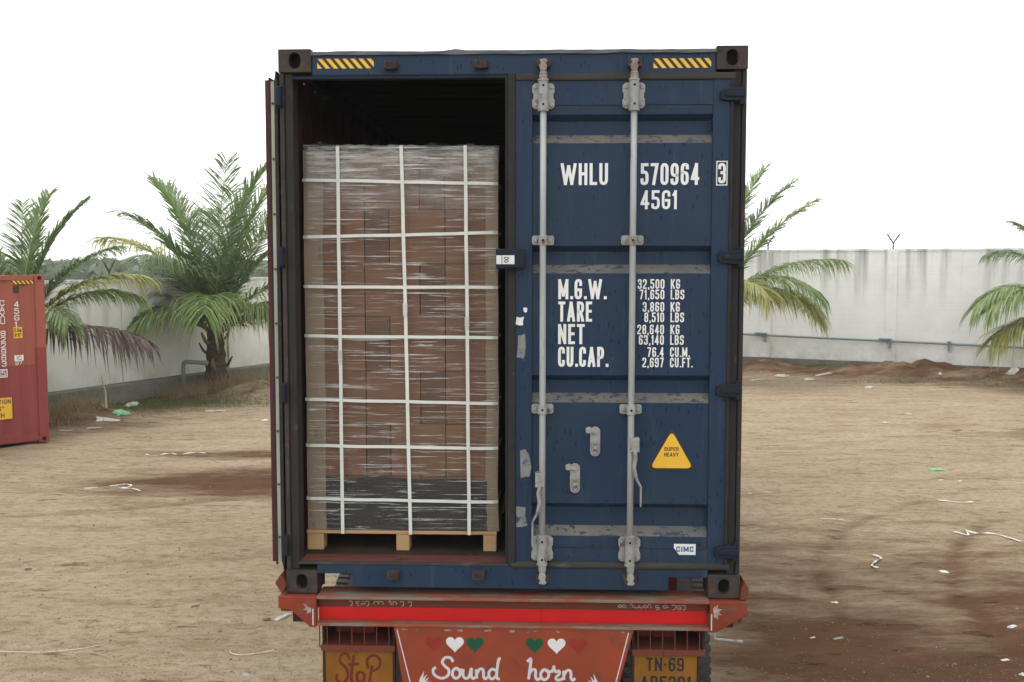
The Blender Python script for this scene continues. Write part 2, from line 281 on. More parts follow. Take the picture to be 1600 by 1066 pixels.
def ground_mat():
    m, N, L, P = nt('yard_earth')
    at = N.new('ShaderNodeAttribute'); at.attribute_name = 'soil'; tc = N.new('ShaderNodeTexCoord')
    rot = (0, 0, R(-12))
    big = tex(N, L, .5, (1, 1.3, 1), 5, .6); streak = tex(N, L, 1, (.7, 2.3, 1), 6, .66, rot=rot); fine = tex(N, L, 9, (.8, 1.3, 1), 6, .75, rot=rot); grit = tex(N, L, 70, (1, 1, 1), 4, .75)
    clump = tex(N, L, 1, (1.5, 5.0, 1), 6, .72, rot=(0, 0, R(-9)), off=(2, 5, 0))
    mott = tex(N, L, 2.6, (.7, 1.5, 1), 6, .7, rot=rot, off=(9, 1, 0))
    sand = mix(N, L, ramp(N, L, big.outputs['Fac'], .35, .65), (.445, .358, .252), (.385, .302, .208))
    sand = mix(N, L, ramp(N, L, streak.outputs['Fac'], .46, .66, 0, .75), sand, (.285, .205, .132))
    sand = mix(N, L, ramp(N, L, mott.outputs['Fac'], .52, .70, 0, .6), sand, (.49, .41, .30))
    sand = mix(N, L, ramp(N, L, clump.outputs['Fac'], .585, .65, 0, .85), sand, (.125, .078, .044))  # dark strokes: clods and small pits with their shadow put into the colour
    sand = mix(N, L, ramp(N, L, fine.outputs['Fac'], .47, .66, 0, .75), sand, (.20, .14, .082))
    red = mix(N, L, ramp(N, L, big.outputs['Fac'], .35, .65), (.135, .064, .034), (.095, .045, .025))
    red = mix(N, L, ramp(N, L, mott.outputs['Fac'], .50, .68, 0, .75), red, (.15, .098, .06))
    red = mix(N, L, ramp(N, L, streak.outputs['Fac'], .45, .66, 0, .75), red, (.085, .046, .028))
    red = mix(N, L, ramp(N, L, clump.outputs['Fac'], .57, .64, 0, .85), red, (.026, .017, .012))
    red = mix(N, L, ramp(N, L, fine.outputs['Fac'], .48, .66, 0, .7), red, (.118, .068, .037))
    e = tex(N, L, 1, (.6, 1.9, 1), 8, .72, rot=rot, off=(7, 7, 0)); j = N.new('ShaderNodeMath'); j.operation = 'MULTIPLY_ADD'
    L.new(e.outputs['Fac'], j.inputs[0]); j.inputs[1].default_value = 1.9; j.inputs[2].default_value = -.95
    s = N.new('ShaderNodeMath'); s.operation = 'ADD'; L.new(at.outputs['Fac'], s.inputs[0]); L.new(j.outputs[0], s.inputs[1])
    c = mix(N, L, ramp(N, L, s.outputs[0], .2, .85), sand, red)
    c = mix(N, L, ramp(N, L, grit.outputs['Fac'], .42, .68, 0, .42), c, (.11, .078, .05))
    L.new(c, P.inputs['Base Color']); P.inputs['Roughness'].default_value = 1.0; P.inputs['Specular IOR Level'].default_value = .03
    h = N.new('ShaderNodeMath'); h.operation = 'ADD'; L.new(fine.outputs['Fac'], h.inputs[0]); L.new(mul(N, L, grit.outputs['Fac'], .3), h.inputs[1])
    bump(N, L, P, h.outputs[0], 1.0, .05); return m
M['ground'] = ground_mat()

# ------------------------------------------------------------------ lettering with strokes
G = {
 '0': (.46, [[(0,0,1),(1,0,1),(1,1,1),(0,1,1),'c']]), '1': (.26, [[(0,.80,0),(.85,1,0),(.85,0,0)]]),
 '2': (.46, [[(0,.79,0),(0,1,1),(1,1,1),(1,.56,1),(0,.14,0),(0,0,0),(1,0,0)]]),
 '3': (.46, [[(0,.81,0),(0,1,1),(1,1,1),(1,.53,1),(.45,.53,0)], [(.45,.53,0),(1,.53,1),(1,0,1),(0,0,1),(0,.19,0)]]),
 '4': (.48, [[(.74,0,0),(.74,1,0),(0,.26,0),(1,.26,0)]]), '5': (.46, [[(.96,1,0),(.06,1,0),(.06,.6,0),(1,.6,1),(1,0,1),(0,0,1),(0,.19,0)]]),
 '6': (.46, [[(1,.83,0),(1,1,1),(0,1,1),(0,0,1),(1,0,1),(1,.57,1),(0,.57,0)]]), '7': (.44, [[(0,1,0),(1,1,0),(.35,0,0)]]),
 '8': (.46, [[(0,.52,1),(1,.52,1),(1,1,1),(0,1,1),'c'], [(0,0,1),(1,0,1),(1,.52,1),(0,.52,1),'c']]),
 '9': (.46, [[(0,.17,0),(0,0,1),(1,0,1),(1,1,1),(0,1,1),(0,.43,1),(1,.43,0)]]),
 'A': (.52, [[(0,0,0),(.5,1,0),(1,0,0)], [(.2,.25,0),(.8,.25,0)]]), 'B': (.46, [[(0,0,0),(0,1,0),(1,1,1),(1,.53,1),(0,.53,0)], [(0,.53,0),(1,.53,1),(1,0,1),(0,0,0)]]),
 'C': (.46, [[(1,.77,0),(1,1,1),(0,1,1),(0,0,1),(1,0,1),(1,.23,0)]]), 'D': (.46, [[(0,0,0),(1,0,1),(1,1,1),(0,1,0),'c']]),
 'E': (.40, [[(1,1,0),(0,1,0),(0,0,0),(1,0,0)], [(0,.52,0),(.9,.52,0)]]), 'F': (.40, [[(1,1,0),(0,1,0),(0,0,0)], [(0,.52,0),(.9,.52,0)]]),
 'G': (.46, [[(1,.77,0),(1,1,1),(0,1,1),(0,0,1),(1,0,1),(1,.46,0),(.55,.46,0)]]), 'H': (.46, [[(0,0,0),(0,1,0)], [(1,0,0),(1,1,0)], [(0,.52,0),(1,.52,0)]]),
 'I': (.17, [[(.5,0,0),(.5,1,0)]]), 'K': (.48, [[(0,0,0),(0,1,0)], [(1,1,0),(0,.38,0)], [(.3,.56,0),(1,0,0)]]), 'L': (.40, [[(0,1,0),(0,0,0),(1,0,0)]]),
 'M': (.62, [[(0,0,0),(0,1,0),(.5,.15,0),(1,1,0),(1,0,0)]]), 'N': (.48, [[(0,0,0),(0,1,0),(1,0,0),(1,1,0)]]), 'O': (.46, [[(0,0,1),(1,0,1),(1,1,1),(0,1,1),'c']]),
 'P': (.46, [[(0,0,0),(0,1,0),(1,1,1),(1,.46,1),(0,.46,0)]]), 'R': (.46, [[(0,0,0),(0,1,0),(1,1,1),(1,.48,1),(0,.48,0)], [(.55,.48,0),(1,0,0)]]),
 'S': (.46, [[(1,.80,0),(1,1,1),(0,1,1),(0,.53,1),(1,.51,1),(1,0,1),(0,0,1),(0,.20,0)]]), 'T': (.46, [[(0,1,0),(1,1,0)], [(.5,1,0),(.5,0,0)]]),
 'U': (.46, [[(0,1,0),(0,0,1),(1,0,1),(1,1,0)]]), 'V': (.50, [[(0,1,0),(.5,0,0),(1,1,0)]]), 'W': (.84, [[(0,1,0),(.25,0,0),(.5,.9,0),(.75,0,0),(1,1,0)]]),
 'X': (.50, [[(0,0,0),(1,1,0)], [(0,1,0),(1,0,0)]]), 'Y': (.48, [[(0,1,0),(.5,.45,0),(1,1,0)], [(.5,.45,0),(.5,0,0)]]),
 '.': (.15, [[(.5,.0,0),(.5,.015,0)]]), ',': (.15, [[(.5,.02,0),(.3,-.10,0)]]), "'": (.15, [[(.5,1,0),(.5,.8,0)]]), '"': (.3, [[(.0,1,0),(.0,.8,0)], [(1,1,0),(1,.8,0)]]), '-': (.2, [[(.0,.5,0),(1,.5,0)]]), ' ': (.25, []),
 'm': (.5, [[(0,0,0),(0,.62,0)], [(0,.62,0),(.5,.62,1),(.5,0,0)], [(.5,.62,0),(1,.62,1),(1,0,0)]]),
}
def ribbon(mb, pts, t, y, closed=False, mi=0):
    P = [Vector((p[0], p[1])) for p in pts]
    if not closed:
        for i in range(1, len(P) - 1):          # a sharp corner is two strokes laid over each other
            d1 = (P[i] - P[i - 1]).normalized(); d2 = (P[i + 1] - P[i]).normalized()
            if d1.dot(d2) < -.25:
                ribbon(mb, P[:i] + [P[i] + d1 * t * .45], t, y, False, mi); ribbon(mb, [P[i] - d2 * t * .45] + P[i + 1:], t, y - .0001, False, mi); return
    n = len(P); A = []; B = []
    for i in range(n):
        a = P[(i - 1) % n] if (closed or i > 0) else None; b = P[(i + 1) % n] if (closed or i < n - 1) else None
        d1 = (P[i] - a).normalized() if a is not None else (b - P[i]).normalized(); d2 = (b - P[i]).normalized() if b is not None else d1
        nn = Vector((-(d1 + d2).y, (d1 + d2).x)).normalized(); k = max(.5, abs(nn.dot(Vector((-d1.y, d1.x))))); o = nn * (t / 2 / k); A.append(P[i] + o); B.append(P[i] - o)
    v = [(q.x, y, q.y) for q in A] + [(q.x, y, q.y) for q in B]
    f = [(i, i + n, (i + 1) % n + n, (i + 1) % n) for i in range(n if closed else n - 1)]
    mb.add(v, f, mi)
def fillet(st, sx, sz, ox, oz, rad):
    closed = st[-1] == 'c'; q = [p for p in st if p != 'c']; P = [Vector((ox + p[0] * sx, oz + p[1] * sz)) for p in q]; out = []; n = len(P)
    for i, p in enumerate(P):
        if q[i][2] and (closed or 0 < i < n - 1):
            a = P[(i - 1) % n]; b = P[(i + 1) % n]; r1 = min(rad, (a - p).length * .5); r2 = min(rad, (b - p).length * .5)
            s = p + (a - p).normalized() * r1; e = p + (b - p).normalized() * r2
            for k in range(6): u = k / 5; out.append(s * (1 - u) ** 2 + p * 2 * u * (1 - u) + e * u * u)
        else: out.append(p)
    r = [out[0]]
    for p in out[1:]:
        if (p - r[-1]).length > 1e-5: r.append(p)
    if closed and (r[0] - r[-1]).length < 1e-5: r.pop()
    return r, closed
def lettering(txt, x0, z0, h, parent, mat, y, width=None, thick=.14, right=False, name='lettering', wf=1.0):
    gap = .115; ws = [G[c][0] * wf for c in txt]; tot = (sum(ws) + gap * (len(txt) - 1)) * h; k = (width / tot) if width else 1.0
    if right: x0 = x0 - tot * k
    mb = MB(); x = x0; t = thick * h; lay = 0
    for c, w in zip(txt, ws):
        gw = w * h * k
        for st in G[c][1]:
            pts, cl = fillet(st, max(gw - t, .001), h - t, x + t / 2, z0 + t / 2, h * .2)
            if not cl: pts = [pts[0] + (pts[0] - pts[1]).normalized() * t * .5] + pts[1:-1] + [pts[-1] + (pts[-1] - pts[-2]).normalized() * t * .5]
            ribbon(mb, pts, t, y - .00015 * (lay % 3), cl); lay += 1
        x += gw + gap * h * k
    return mb.build(name, mat, parent)
def catmull(P, n=7):
    P = [Vector(p) for p in P]; out = []
    for i in range(len(P) - 1):
        p0 = P[max(i - 1, 0)]; p1 = P[i]; p2 = P[i + 1]; p3 = P[min(i + 2, len(P) - 1)]
        for k in range(n):
            t = k / n; out.append(.5 * (2 * p1 + (p2 - p0) * t + (2 * p0 - 5 * p1 + 4 * p2 - p3) * t * t + (3 * p1 - p0 - 3 * p2 + p3) * t ** 3))
    return out + [P[-1]]
def brush(strokes, x0, z0, sx, sz, t, parent, mat, y, name='lettering'):
    mb = MB()
    for i, s in enumerate(strokes): ribbon(mb, catmull([(x0 + a * sx, z0 + b * sz) for a, b in s]), t, y - .0002 * i)
    return mb.build(name, mat, parent)

# ================================================================== GROUND
def rut(x, y):                                   # wheel tracks: curved sweep on the right, straighter passes on the left
    r = math.hypot(x - 9.5, y - 3.0); t = 0
    for q in (3.6, 5.5, 6.6, 8.4): t = max(t, math.exp(-((r - q + .15 * noise.noise((x * .6, y * .6, q))) / .11) ** 2))
    for k, b in ((.38, 9.6), (.38, 11.4), (.30, 6.4), (.30, 8.1), (.12, 13.6)):
        if x < 0: t = max(t, math.exp(-((y - b - k * x + .25 * noise.noise((x * .4, b, 0))) / .13) ** 2))
    return t * (.45 + .55 * noise.noise((x * .5, y * .5, 17)) )
def gh(x, y):
    h = .018 * noise.noise((x * .5, y * .5, 3)) + .010 * noise.noise((x * 1.7, y * 3.1, 8)) + .006 * noise.noise((x * 5, y * 7, 1))
    if y < 16: h -= .04 * rut(x, y); h += .012 * noise.noise((x * 3.3, y * 3.3, 12))
    for cx, cy, hh, sx, sy in ((11.3, 23.4, .36, 1.7, .9), (7.3, 25.2, .28, 1.2, .8), (-5.6, 18.6, .34, 1.3, .8), (-8.6, 15.6, .22, .9, .8), (13.6, 22.4, .3, 1.2, .8), (9.4, 24.3, .16, 1.5, .8), (-7.0, 20.3, .26, 1.0, 1.0)):
        d = ((x - cx) / sx) ** 2 + ((y - cy) / sy) ** 2
        if d < 9: h += hh * math.exp(-d) * (1 + .5 * noise.noise((x * 2.5, y * 2.5, 0)))
    w = wall_dist(x, y)
    if w < 4: h += (1 - w / 4) * (.05 * noise.noise((x * 2.2, y * 2.2, 4)) + .035 * noise.noise((x * 5.1, y * 5.1, 6)))
    return h
def wall_dist(x, y):
    a = abs((x + 9.7) * 6.4 - (y - 16.8) * 3.03) / 7.08; b = abs((x - 7.05) * 3.6 + (y - 26.5) * 6.85) / 7.74
    return min(a, b)
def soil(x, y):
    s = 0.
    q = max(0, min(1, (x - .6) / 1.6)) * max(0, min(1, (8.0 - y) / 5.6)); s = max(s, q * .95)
    d = ((x + 3.9) / 2.3) ** 2 + ((y - 9.2) / 1.1) ** 2; s = max(s, 1.0 * math.exp(-d))
    d = ((x + 4.6) / 1.6) ** 2 + ((y - 11.4) / .5) ** 2; s = max(s, .85 * math.exp(-d))
    if y < 16: s += .55 * max(0, rut(x, y))
    w = wall_dist(x, y)
    s = max(s, max(0, min(1, (4.2 - w) / 2.6)) * .78)
    if x > 6: s = max(s, .5 * math.exp(-((y - 13.5) / 1.6) ** 2) * min(1, (x - 6) / 4))
    return s
def axis(lo, hi, step, far):
    a = []; v = lo
    while v < hi + 1e-6: a.append(v); v += step
    s = step; v = hi
    while v < far: s *= 1.5; v += s; a.append(min(v, far))
    s = step; v = lo; pre = []
    while v > -far: s *= 1.5; v -= s; pre.append(max(v, -far))
    return pre[::-1] + a
XS = axis(-17, 17, .115, 560); YS = [y for y in axis(0, 28, .115, 640) if y >= -60]
gm = MB(); nx = len(XS); att = []
for y in YS:
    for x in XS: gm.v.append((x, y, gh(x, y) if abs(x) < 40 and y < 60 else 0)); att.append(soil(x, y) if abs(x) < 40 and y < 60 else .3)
for i in range(len(YS) - 1):
    for j in range(nx - 1): gm.f.append((i * nx + j, i * nx + j + 1, (i + 1) * nx + j + 1, (i + 1) * nx + j)); gm.m.append(0)
ground = gm.build('ground', M['ground'], smooth=True); tag(ground, 'bare sandy yard with reddish earth patches', kind='structure')
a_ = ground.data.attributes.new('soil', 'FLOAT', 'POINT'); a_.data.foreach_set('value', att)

# ================================================================== BOUNDARY WALLS
def wall(name, loc, ang, x0, x1, h, mat, plinth_h, plinth_out, pil, label, ypost):
    o = empty(name, loc, ang); tag(o, label, 'wall')
    MB().box(x0, x1, 0, .22, -.1, h).build('wall_face', mat, o)
    cp = MB(); n = int((x1 - x0) / .5)
    P = [[(x0 + (x1 - x0) * i / n, yy, h + .002 + zz + .015 * noise.noise((i * .7, 0, h))) for yy, zz in ((-.02, -.03), (-.02, .03), (.24, .03), (.24, -.03))] for i in range(n + 1)]
    cp.sheet(P).build('coping', mat, o)
    MB().box(x0, x1, -plinth_out, -.003, -.1, plinth_h).build('plinth', M['plinth'], o, bevel=.02)
    for px in pil:
        MB().box(px - .15, px + .15, -.05, -.004, plinth_h + .004, h - .04).build('pilaster', mat, o, bevel=.006)
    for px in ypost:
        y = MB(); y.tube([(px, .1, h - .05), (px, .1, h + .2)], .022, 6); y.tube([(px, .1, h + .2), (px - .17, .1, h + .46)], .02, 6); y.tube([(px, .1, h + .2), (px + .17, .1, h + .46)], .02, 6)
        y.build('wire_post', M['iron'], o)
    for k, dz in ((0, .44), (1, .3)):
        for s in (-1, 1):
            w = MB(); q = [(px + s * (.16 if k == 0 else .07), .1, h + dz) for px in ypost]
            pts = []
            for i in range(len(q) - 1):
                for j in range(6): u = j / 6; pts.append((q[i][0] * (1 - u) + q[i + 1][0] * u, .1, q[i][2] - .12 * u * (1 - u)))
            w.tube(pts + [q[-1]], .003, 3, False).build('barbed_wire', M['wire'], o)
    return o
wr = wall('boundary_wall', (7.05, 26.5, 0), math.atan2(-3.6, 6.85), -11.0, 22, 3.5, M['wall_r'], .30, .06, [.69 + 3.575 * i for i in range(-2, 6)],
     'tall whitewashed boundary wall with a grey pipe along it, right of the truck', [.69 + 3.575 * i for i in range(-2, 6)])
pp = MB(); pp.tube([(-9 + i * 1.0, -.13, .985 - .017 * (i - 9)) for i in range(32)], .032, 10); pp.build('water_pipe', M['pipe'], wr, smooth=True)
for px in (-.4, .69, 4.27, 5.84, 9.6):
    z = .985 - .017 * px
    MB().box(px - .3 if px in (.69, 4.27) else px - .05, px + .05, -.19, -.052, z + .04, z + .075).box(px - .03, px + .03, -.18, -.052, z - .2, z - .03).build('pipe_bracket', M['pipe'], wr, bevel=.006)
wlft = wall('boundary_wall', (-9.7, 16.8, 0), math.atan2(6.4, 3.03), -24, 16.2, 2.72, M['wall_l'], .40, .38, [1.98 + 3.6 * i for i in range(-6, 4)],
     'lower grey-stained boundary wall with mossy concrete plinth behind the left palms', [1.62 + 3.6 * i for i in range(-6, 4)])
tp = empty('standpipe', (-7.83, 19.46, .1)); tag(tp, 'bent grey plastic standpipe sticking up from the plinth by the palm', 'pipe')
MB().tube([(0, 0, -.05), (0, 0, .62), (.02, 0, .66), (.06, 0, .68), (.5, -.05, .66)], .05, 8).build('pipe', M['pipe'], tp, smooth=True)
MB().tube([(.5, -.05, .66), (.6, -.06, .655)], .062, 8).build('pipe_end', M['plastic_clear'], tp, smooth=True)

# ================================================================== BLUE CONTAINER
YAW = -0.0404; DECK = 1.308
con = empty('shipping_container', (0, 0, DECK), YAW)
tag(con, 'blue shipping container on the red trailer, left door open, right door closed', 'container')
def casting(x0, x1, z0, z1, y0=0., flip=1, mat=None):
    mb = MB(); y1 = y0 + .178 * flip; cx = (x0 + x1) / 2; cz = (z0 + z1) / 2; n = 24; hw, hh = .030, .041
    st = []; ou = []
    for k in range(n):
        t = 2 * math.pi * (k + .5) / n; c, s = math.cos(t), math.sin(t)
        st.append((cx + hw * c, cz + (hh - hw) * (1 if s > 0 else -1) + hw * s))
        m = max(abs(c) / ((x1 - x0) / 2), abs(s) / ((z1 - z0) / 2)); ou.append((cx + c / m, cz + s / m))
    # snap the outer ring to the four corners
    for X in (x0, x1):
        for Z in (z0, z1):
            k = min(range(n), key=lambda i: (ou[i][0] - X) ** 2 + (ou[i][1] - Z) ** 2); ou[k] = (X, Z)
    yb = y0 + .05 * flip
    v = [(x, y0, z) for x, z in ou] + [(x, y0, z) for x, z in st] + [(x, yb, z) for x, z in st] + [(x, y1, z) for x, z in ou]
    f = []
    for k in range(n):
        j = (k + 1) % n; f += [(k, j, n + j, n + k), (n + k, n + j, 2 * n + j, 2 * n + k), (j, k, 3 * n + k, 3 * n + j)]
    f.append(tuple(range(3 * n, 4 * n)))
    mb.add(v, f); mb.m = [0] * len(mb.f)
    mb.add([(cx - .06, yb, cz - .05), (cx + .06, yb, cz - .05), (cx + .06, yb, cz + .05), (cx - .06, yb, cz + .05)], [(0, 1, 2, 3)], 1)  # back of the pocket coloured black for the shade inside
    return mb.build('corner_casting', [mat or M['rust'], M['hole']], con, bevel=.004)
casting(-1.219, -1.045, 2.776, 2.896); casting(1.058, 1.219, 2.776, 2.896); casting(-1.219, -1.05, 0, .125); casting(1.05, 1.219, 0, .125)
L_ = 12.19
for x0, x1 in ((-1.219, -1.05), (1.05, 1.219)):
    for z0, z1 in ((0, .118), (2.778, 2.896)): MB().box(x0, x1, L_ - .178, L_, z0, z1).build('corner_casting', M['rust'], con, bevel=.006)
# posts
for s in (-1, 1):
    p = MB(); a, b = sorted((s * 1.150, s * 1.192)); p.box(a, b, .025, .14, .126, 2.775); p.build('corner_post', M['post_dark'], con, bevel=.004)
    a, b = sorted((s * 1.194, s * 1.217)); MB().box(a, b, .012, .15, .127, 2.774).build('post_flange', M['rust'] if s < 0 else M['post_dark'], con, bevel=.004)
    a, b = sorted((s * 1.15, s * 1.216)); MB().box(a, b, L_ - .15, L_ - .02, .12, 2.776).build('corner_post', M['blue_dark'], con)
# header with chipped lip, sill with notches, threshold
MB().prism_x([(.010, 2.758), (.010, 2.872), (.16, 2.872), (.16, 2.758)], -1.044, 1.057).build('header', M['blue'], con, bevel=.006)
lip = MB(); P = []
for i in range(90):
    x = -1.044 + 2.1 * i / 89; b = .010 * noise.noise((x * 3, 0, 5)) + .018 * math.exp(-((x + .285) / .035) ** 2) + .006 * noise.noise((x * 14, 0, 2))
    P.append([(x, -.004 + .4 * b, 2.862 + .006 * noise.noise((x * 6, 1, 1))), (x, -.006 + .5 * b, 2.878 + b * .6), (x, .03, 2.888 + b * .4), (x, .2, 2.886)])
lip.sheet(P).build('roof_lip', M['roof_lip'], con)
MB().box(-1.15, 1.15, .012, .05, 2.742, 2.757).build('header_rain_edge', M['blue_dark'], con)
MB().prism_y([(-1.049, .108), (-.86, .108), (-.86, .036), (.84, .036), (.84, .108), (1.049, .108), (1.049, .158), (-1.049, .158)], .004, .13).build('sill', M['blue'], con, bevel=.004)
MB().box(-1.149, 1.149, .0, .03, .159, .173).build('sill_edge', M['rubber_dusty'], con, bevel=.003)
MB().box(-1.149, 1.149, .0305, .17, .150, .170).build('threshold', M['threshold'], con, bevel=.003)
MB().box(-1.17, 1.17, .171, L_ - .1, .12, .168).build('floor', M['plank'], con)
for i in range(24): MB().box(-1.1, 1.1, .4 + i * .49, .46 + i * .49, .03, .118).build('cross_member', M['under'], con)
for s in (-1, 1): a, b = sorted((s * 1.14, s * 1.2)); MB().box(a, b, .18, L_ - .18, .03, .16).build('bottom_rail', M['blue_dark'], con); MB().box(a, b, .18, L_ - .18, 2.80, 2.88).build('top_rail', M['blue_dark'], con)
def corr(n_len, pitch, depth):
    pts = []; y = 0
    while y < n_len:
        for dy, d in ((0, 0), (pitch * .26, 0), (pitch * .5, depth), (pitch * .76, depth)):
            if y + dy < n_len: pts.append((y + dy, d))
        y += pitch
    return pts + [(n_len, 0)]
cp_ = corr(L_ - .3, .278, .036)
for s in (-1, 1):
    MB().sheet([[(s * (1.212 - d), .15 + y, z) for z in (.16, 2.80)] for y, d in cp_]).build('side_wall', M['blue'], con)
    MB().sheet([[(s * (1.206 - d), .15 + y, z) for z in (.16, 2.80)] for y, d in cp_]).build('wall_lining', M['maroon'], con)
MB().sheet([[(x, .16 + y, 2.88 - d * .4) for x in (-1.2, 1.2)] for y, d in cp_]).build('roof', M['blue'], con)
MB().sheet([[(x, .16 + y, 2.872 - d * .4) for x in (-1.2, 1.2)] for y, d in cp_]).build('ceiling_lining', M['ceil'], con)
MB().box(-1.15, 1.15, L_ - .1, L_ - .05, .12, 2.87).build('front_wall', M['blue'], con)
# hazard decals
def hazard(x0, x1, z0, z1, par, y, n=7):
    o = MB().box(x0, x1, y, y + .001, z0, z1).build('hazard_decal', M['decal_dark'], par)
    mb = MB(); p = (x1 - x0) / n; h = z1 - z0
    for i in range(-1, n + 1):
        q = [(x0 + p * i + p * .1, z1), (x0 + p * i + p * .62, z1), (x0 + p * i + p * .62 + h * .85, z0), (x0 + p * i + p * .1 + h * .85, z0)]
        # clip to the decal
        def clip(poly, X, keep_less):
            out = []
            for k in range(len(poly)):
                a, b = poly[k], poly[(k + 1) % len(poly)]; ia = (a[0] <= X) == keep_less; ib = (b[0] <= X) == keep_less
                if ia: out.append(a)
                if ia != ib: t = (X - a[0]) / (b[0] - a[0]); out.append((X, a[1] + (b[1] - a[1]) * t))
            return out
        q = clip(q, x1 - .001, True) if q else q; q = clip(q, x0 + .001, False) if q else q
        if len(q) > 2: mb.add([(x, y - .0012, z) for x, z in q], [tuple(range(len(q)))])
    mb.build('hazard_stripe', M['yellow'], o)
hazard(-1.015, -.715, 2.795, 2.845, con, .0085); hazard(.734, 1.032, 2.785, 2.834, con, .0085)
def keeper(x, z):
    k = MB().box(x - .036, x + .036, -.035, .012, z - .022, z + .016).box(x - .026, x + .026, -.045, .0, z - .026, z - .014).box(x - .03, x - .016, -.05, -.02, z - .024, z + .02).box(x + .016, x + .03, -.05, -.02, z - .024, z + .02)
    return k.build('cam_keeper', M['rust'], con, bevel=.005)
for x, z in ((-.625, 2.808), (-.155, 2.808), (-.632, .116), (-.174, .12), (.168, 2.81), (.636, 2.808), (.168, .105), (.632, .112)): keeper(x, z)
# ---- closed right door
dm = MB()
def trough(zt, zb): d = .048; return [(.018, zt), (.018 + d, zt - .030), (.018 + d, zb + .046), (.018, zb)]
prof = [(.018, 2.60)]
for zt, zb in ((2.552, 2.405), (1.872, 1.728), (1.190, 1.045), (.503, .327)): prof += trough(zt, zb)
prof += [(.018, .262)]
for i in range(len(prof) - 1):
    ledge = prof[i][0] > prof[i + 1][0]
    (ya, za), (yb, zb) = prof[i], prof[i + 1]
    if ledge:          # the sloping ledge: dust has settled on it
        dm.add([(.111, ya, za), (1.044, ya, za), (1.044, yb, zb), (.111, yb, zb)], [(0, 3, 2, 1)], 1)
    else: dm.add([(.111, ya, za), (1.044, ya, za), (1.044, yb, zb), (.111, yb, zb)], [(0, 3, 2, 1)], 0)
for x in (.111, 1.044):   # trough ends
    for k in range(4):
        q = prof[1 + 4 * k:5 + 4 * k]; dm.add([(x, yy, zz) for yy, zz in q], [(0, 1, 2, 3)], 0)
dm.box(.024, .110, .008, .055, .172, 2.725); dm.box(1.045, 1.132, .008, .055, .172, 2.725); dm.box(.1105, 1.0445, .012, .055, 2.6005, 2.724); dm.box(.1105, 1.0445, .012, .055, .173, .2615)
dm.box(.03, 1.13, .070, .075, .18, 2.72)
door = dm.build('door', [M['blue'], M['dust']], con)
# thin weld lines across the rails
MB().box(.115, 1.04, .0165, .0175, 2.586, 2.590).build('weld_seam', M['rubber_dusty'], door); MB().box(.115, 1.04, .0105, .0115, .266, .270).build('weld_seam', M['rubber_dusty'], door)
gk = MB(); gk.box(-.018, .0235, -.004, .045, .16, 2.765); gk.box(-.03, -.0185, .0, .03, .17, 2.75); gk.build('gasket', M['rubber'], door, bevel=.006)
MB().box(.0238, 1.16, -.001, .04, 2.7255, 2.762).build('gasket', M['rubber_dusty'], door, bevel=.008)
MB().tube([(.0, .012, .168), (.3, .010, .169), (.7, .012, .168), (1.16, .012, .170)], .020, 10).build('gasket', M['rubber_dusty'], door, smooth=True)
MB().box(1.1325, 1.149, -.002, .045, .16, 2.725).box(1.1495, 1.155, .004, .03, .17, 2.74).build('gasket', M['rubber'], door, bevel=.005)
RODY = -.038
def bracket(x, z):
    b = MB(); w, h, c = .058, .066, .014
    b.prism_y([(x - w, z - h + c), (x - w + c, z - h), (x - .022, z - h), (x - .022, z - h + .004), (x + .022, z - h + .004), (x + .022, z - h), (x + w - c, z - h), (x + w, z - h + c), (x + w, z - .02), (x + w - .006, z - .012), (x + w - .006, z + .012), (x + w, z + .02), (x + w, z + h - c), (x + w - c, z + h), (x - w + c, z + h), (x - w, z + h - c), (x - w, z + .02), (x - w + .006, z + .012), (x - w + .006, z - .012), (x - w, z - .02)][::1], -.012, .0075)
    b.tube([(x, RODY, z - .072), (x, RODY, z + .072)], .0255, 14)
    b.box(x - .0255, x + .0255, RODY, -.012, z - .068, z + .068)
    for dx in (-.042, .042):
        for dz in (-.045, .045): b.disc_y(x + dx, z + dz, .0105, -.02, -.0125, 8)
    b.tube([(x, RODY, z + .072), (x, RODY, z + .082)], .029, 12); b.tube([(x, RODY, z - .082), (x, RODY, z - .072)], .029, 12)
    o = b.build('rod_bracket', M['zinc_old'], door, bevel=.003)
    h_ = MB()
    for dz in (-.048, .048): h_.disc_y(x, z + dz, .0065, RODY - .0265, RODY - .02, 8)
    h_.build('pin_hole', M['hole'], door)  # solid dark discs, shade of the pin holes as colour
def clamp(x, z):
    b = MB(); w, h, c = .058, .025, .008
    b.prism_y([(x - w, z - h + c), (x - w + c, z - h), (x + w - c, z - h), (x + w, z - h + c), (x + w, z + h - c), (x + w - c, z + h), (x - w + c, z + h), (x - w, z + h - c)], -.012, .0165)
    b.tube([(x, RODY, z - .026), (x, RODY, z + .026)], .0235, 14); b.box(x - .0235, x + .0235, RODY, -.012, z - .026, z + .026)
    for dx in (-.04, .04): b.disc_y(x + dx, z, .011, -.021, -.0125, 8)
    b.build('rod_clamp', M['zinc_old'], door, bevel=.003)
    MB().disc_y(x, z, .0065, RODY - .0245, RODY - .018, 8).build('pin_hole', M['hole'], door)  # dark disc in place of a shaded pin hole
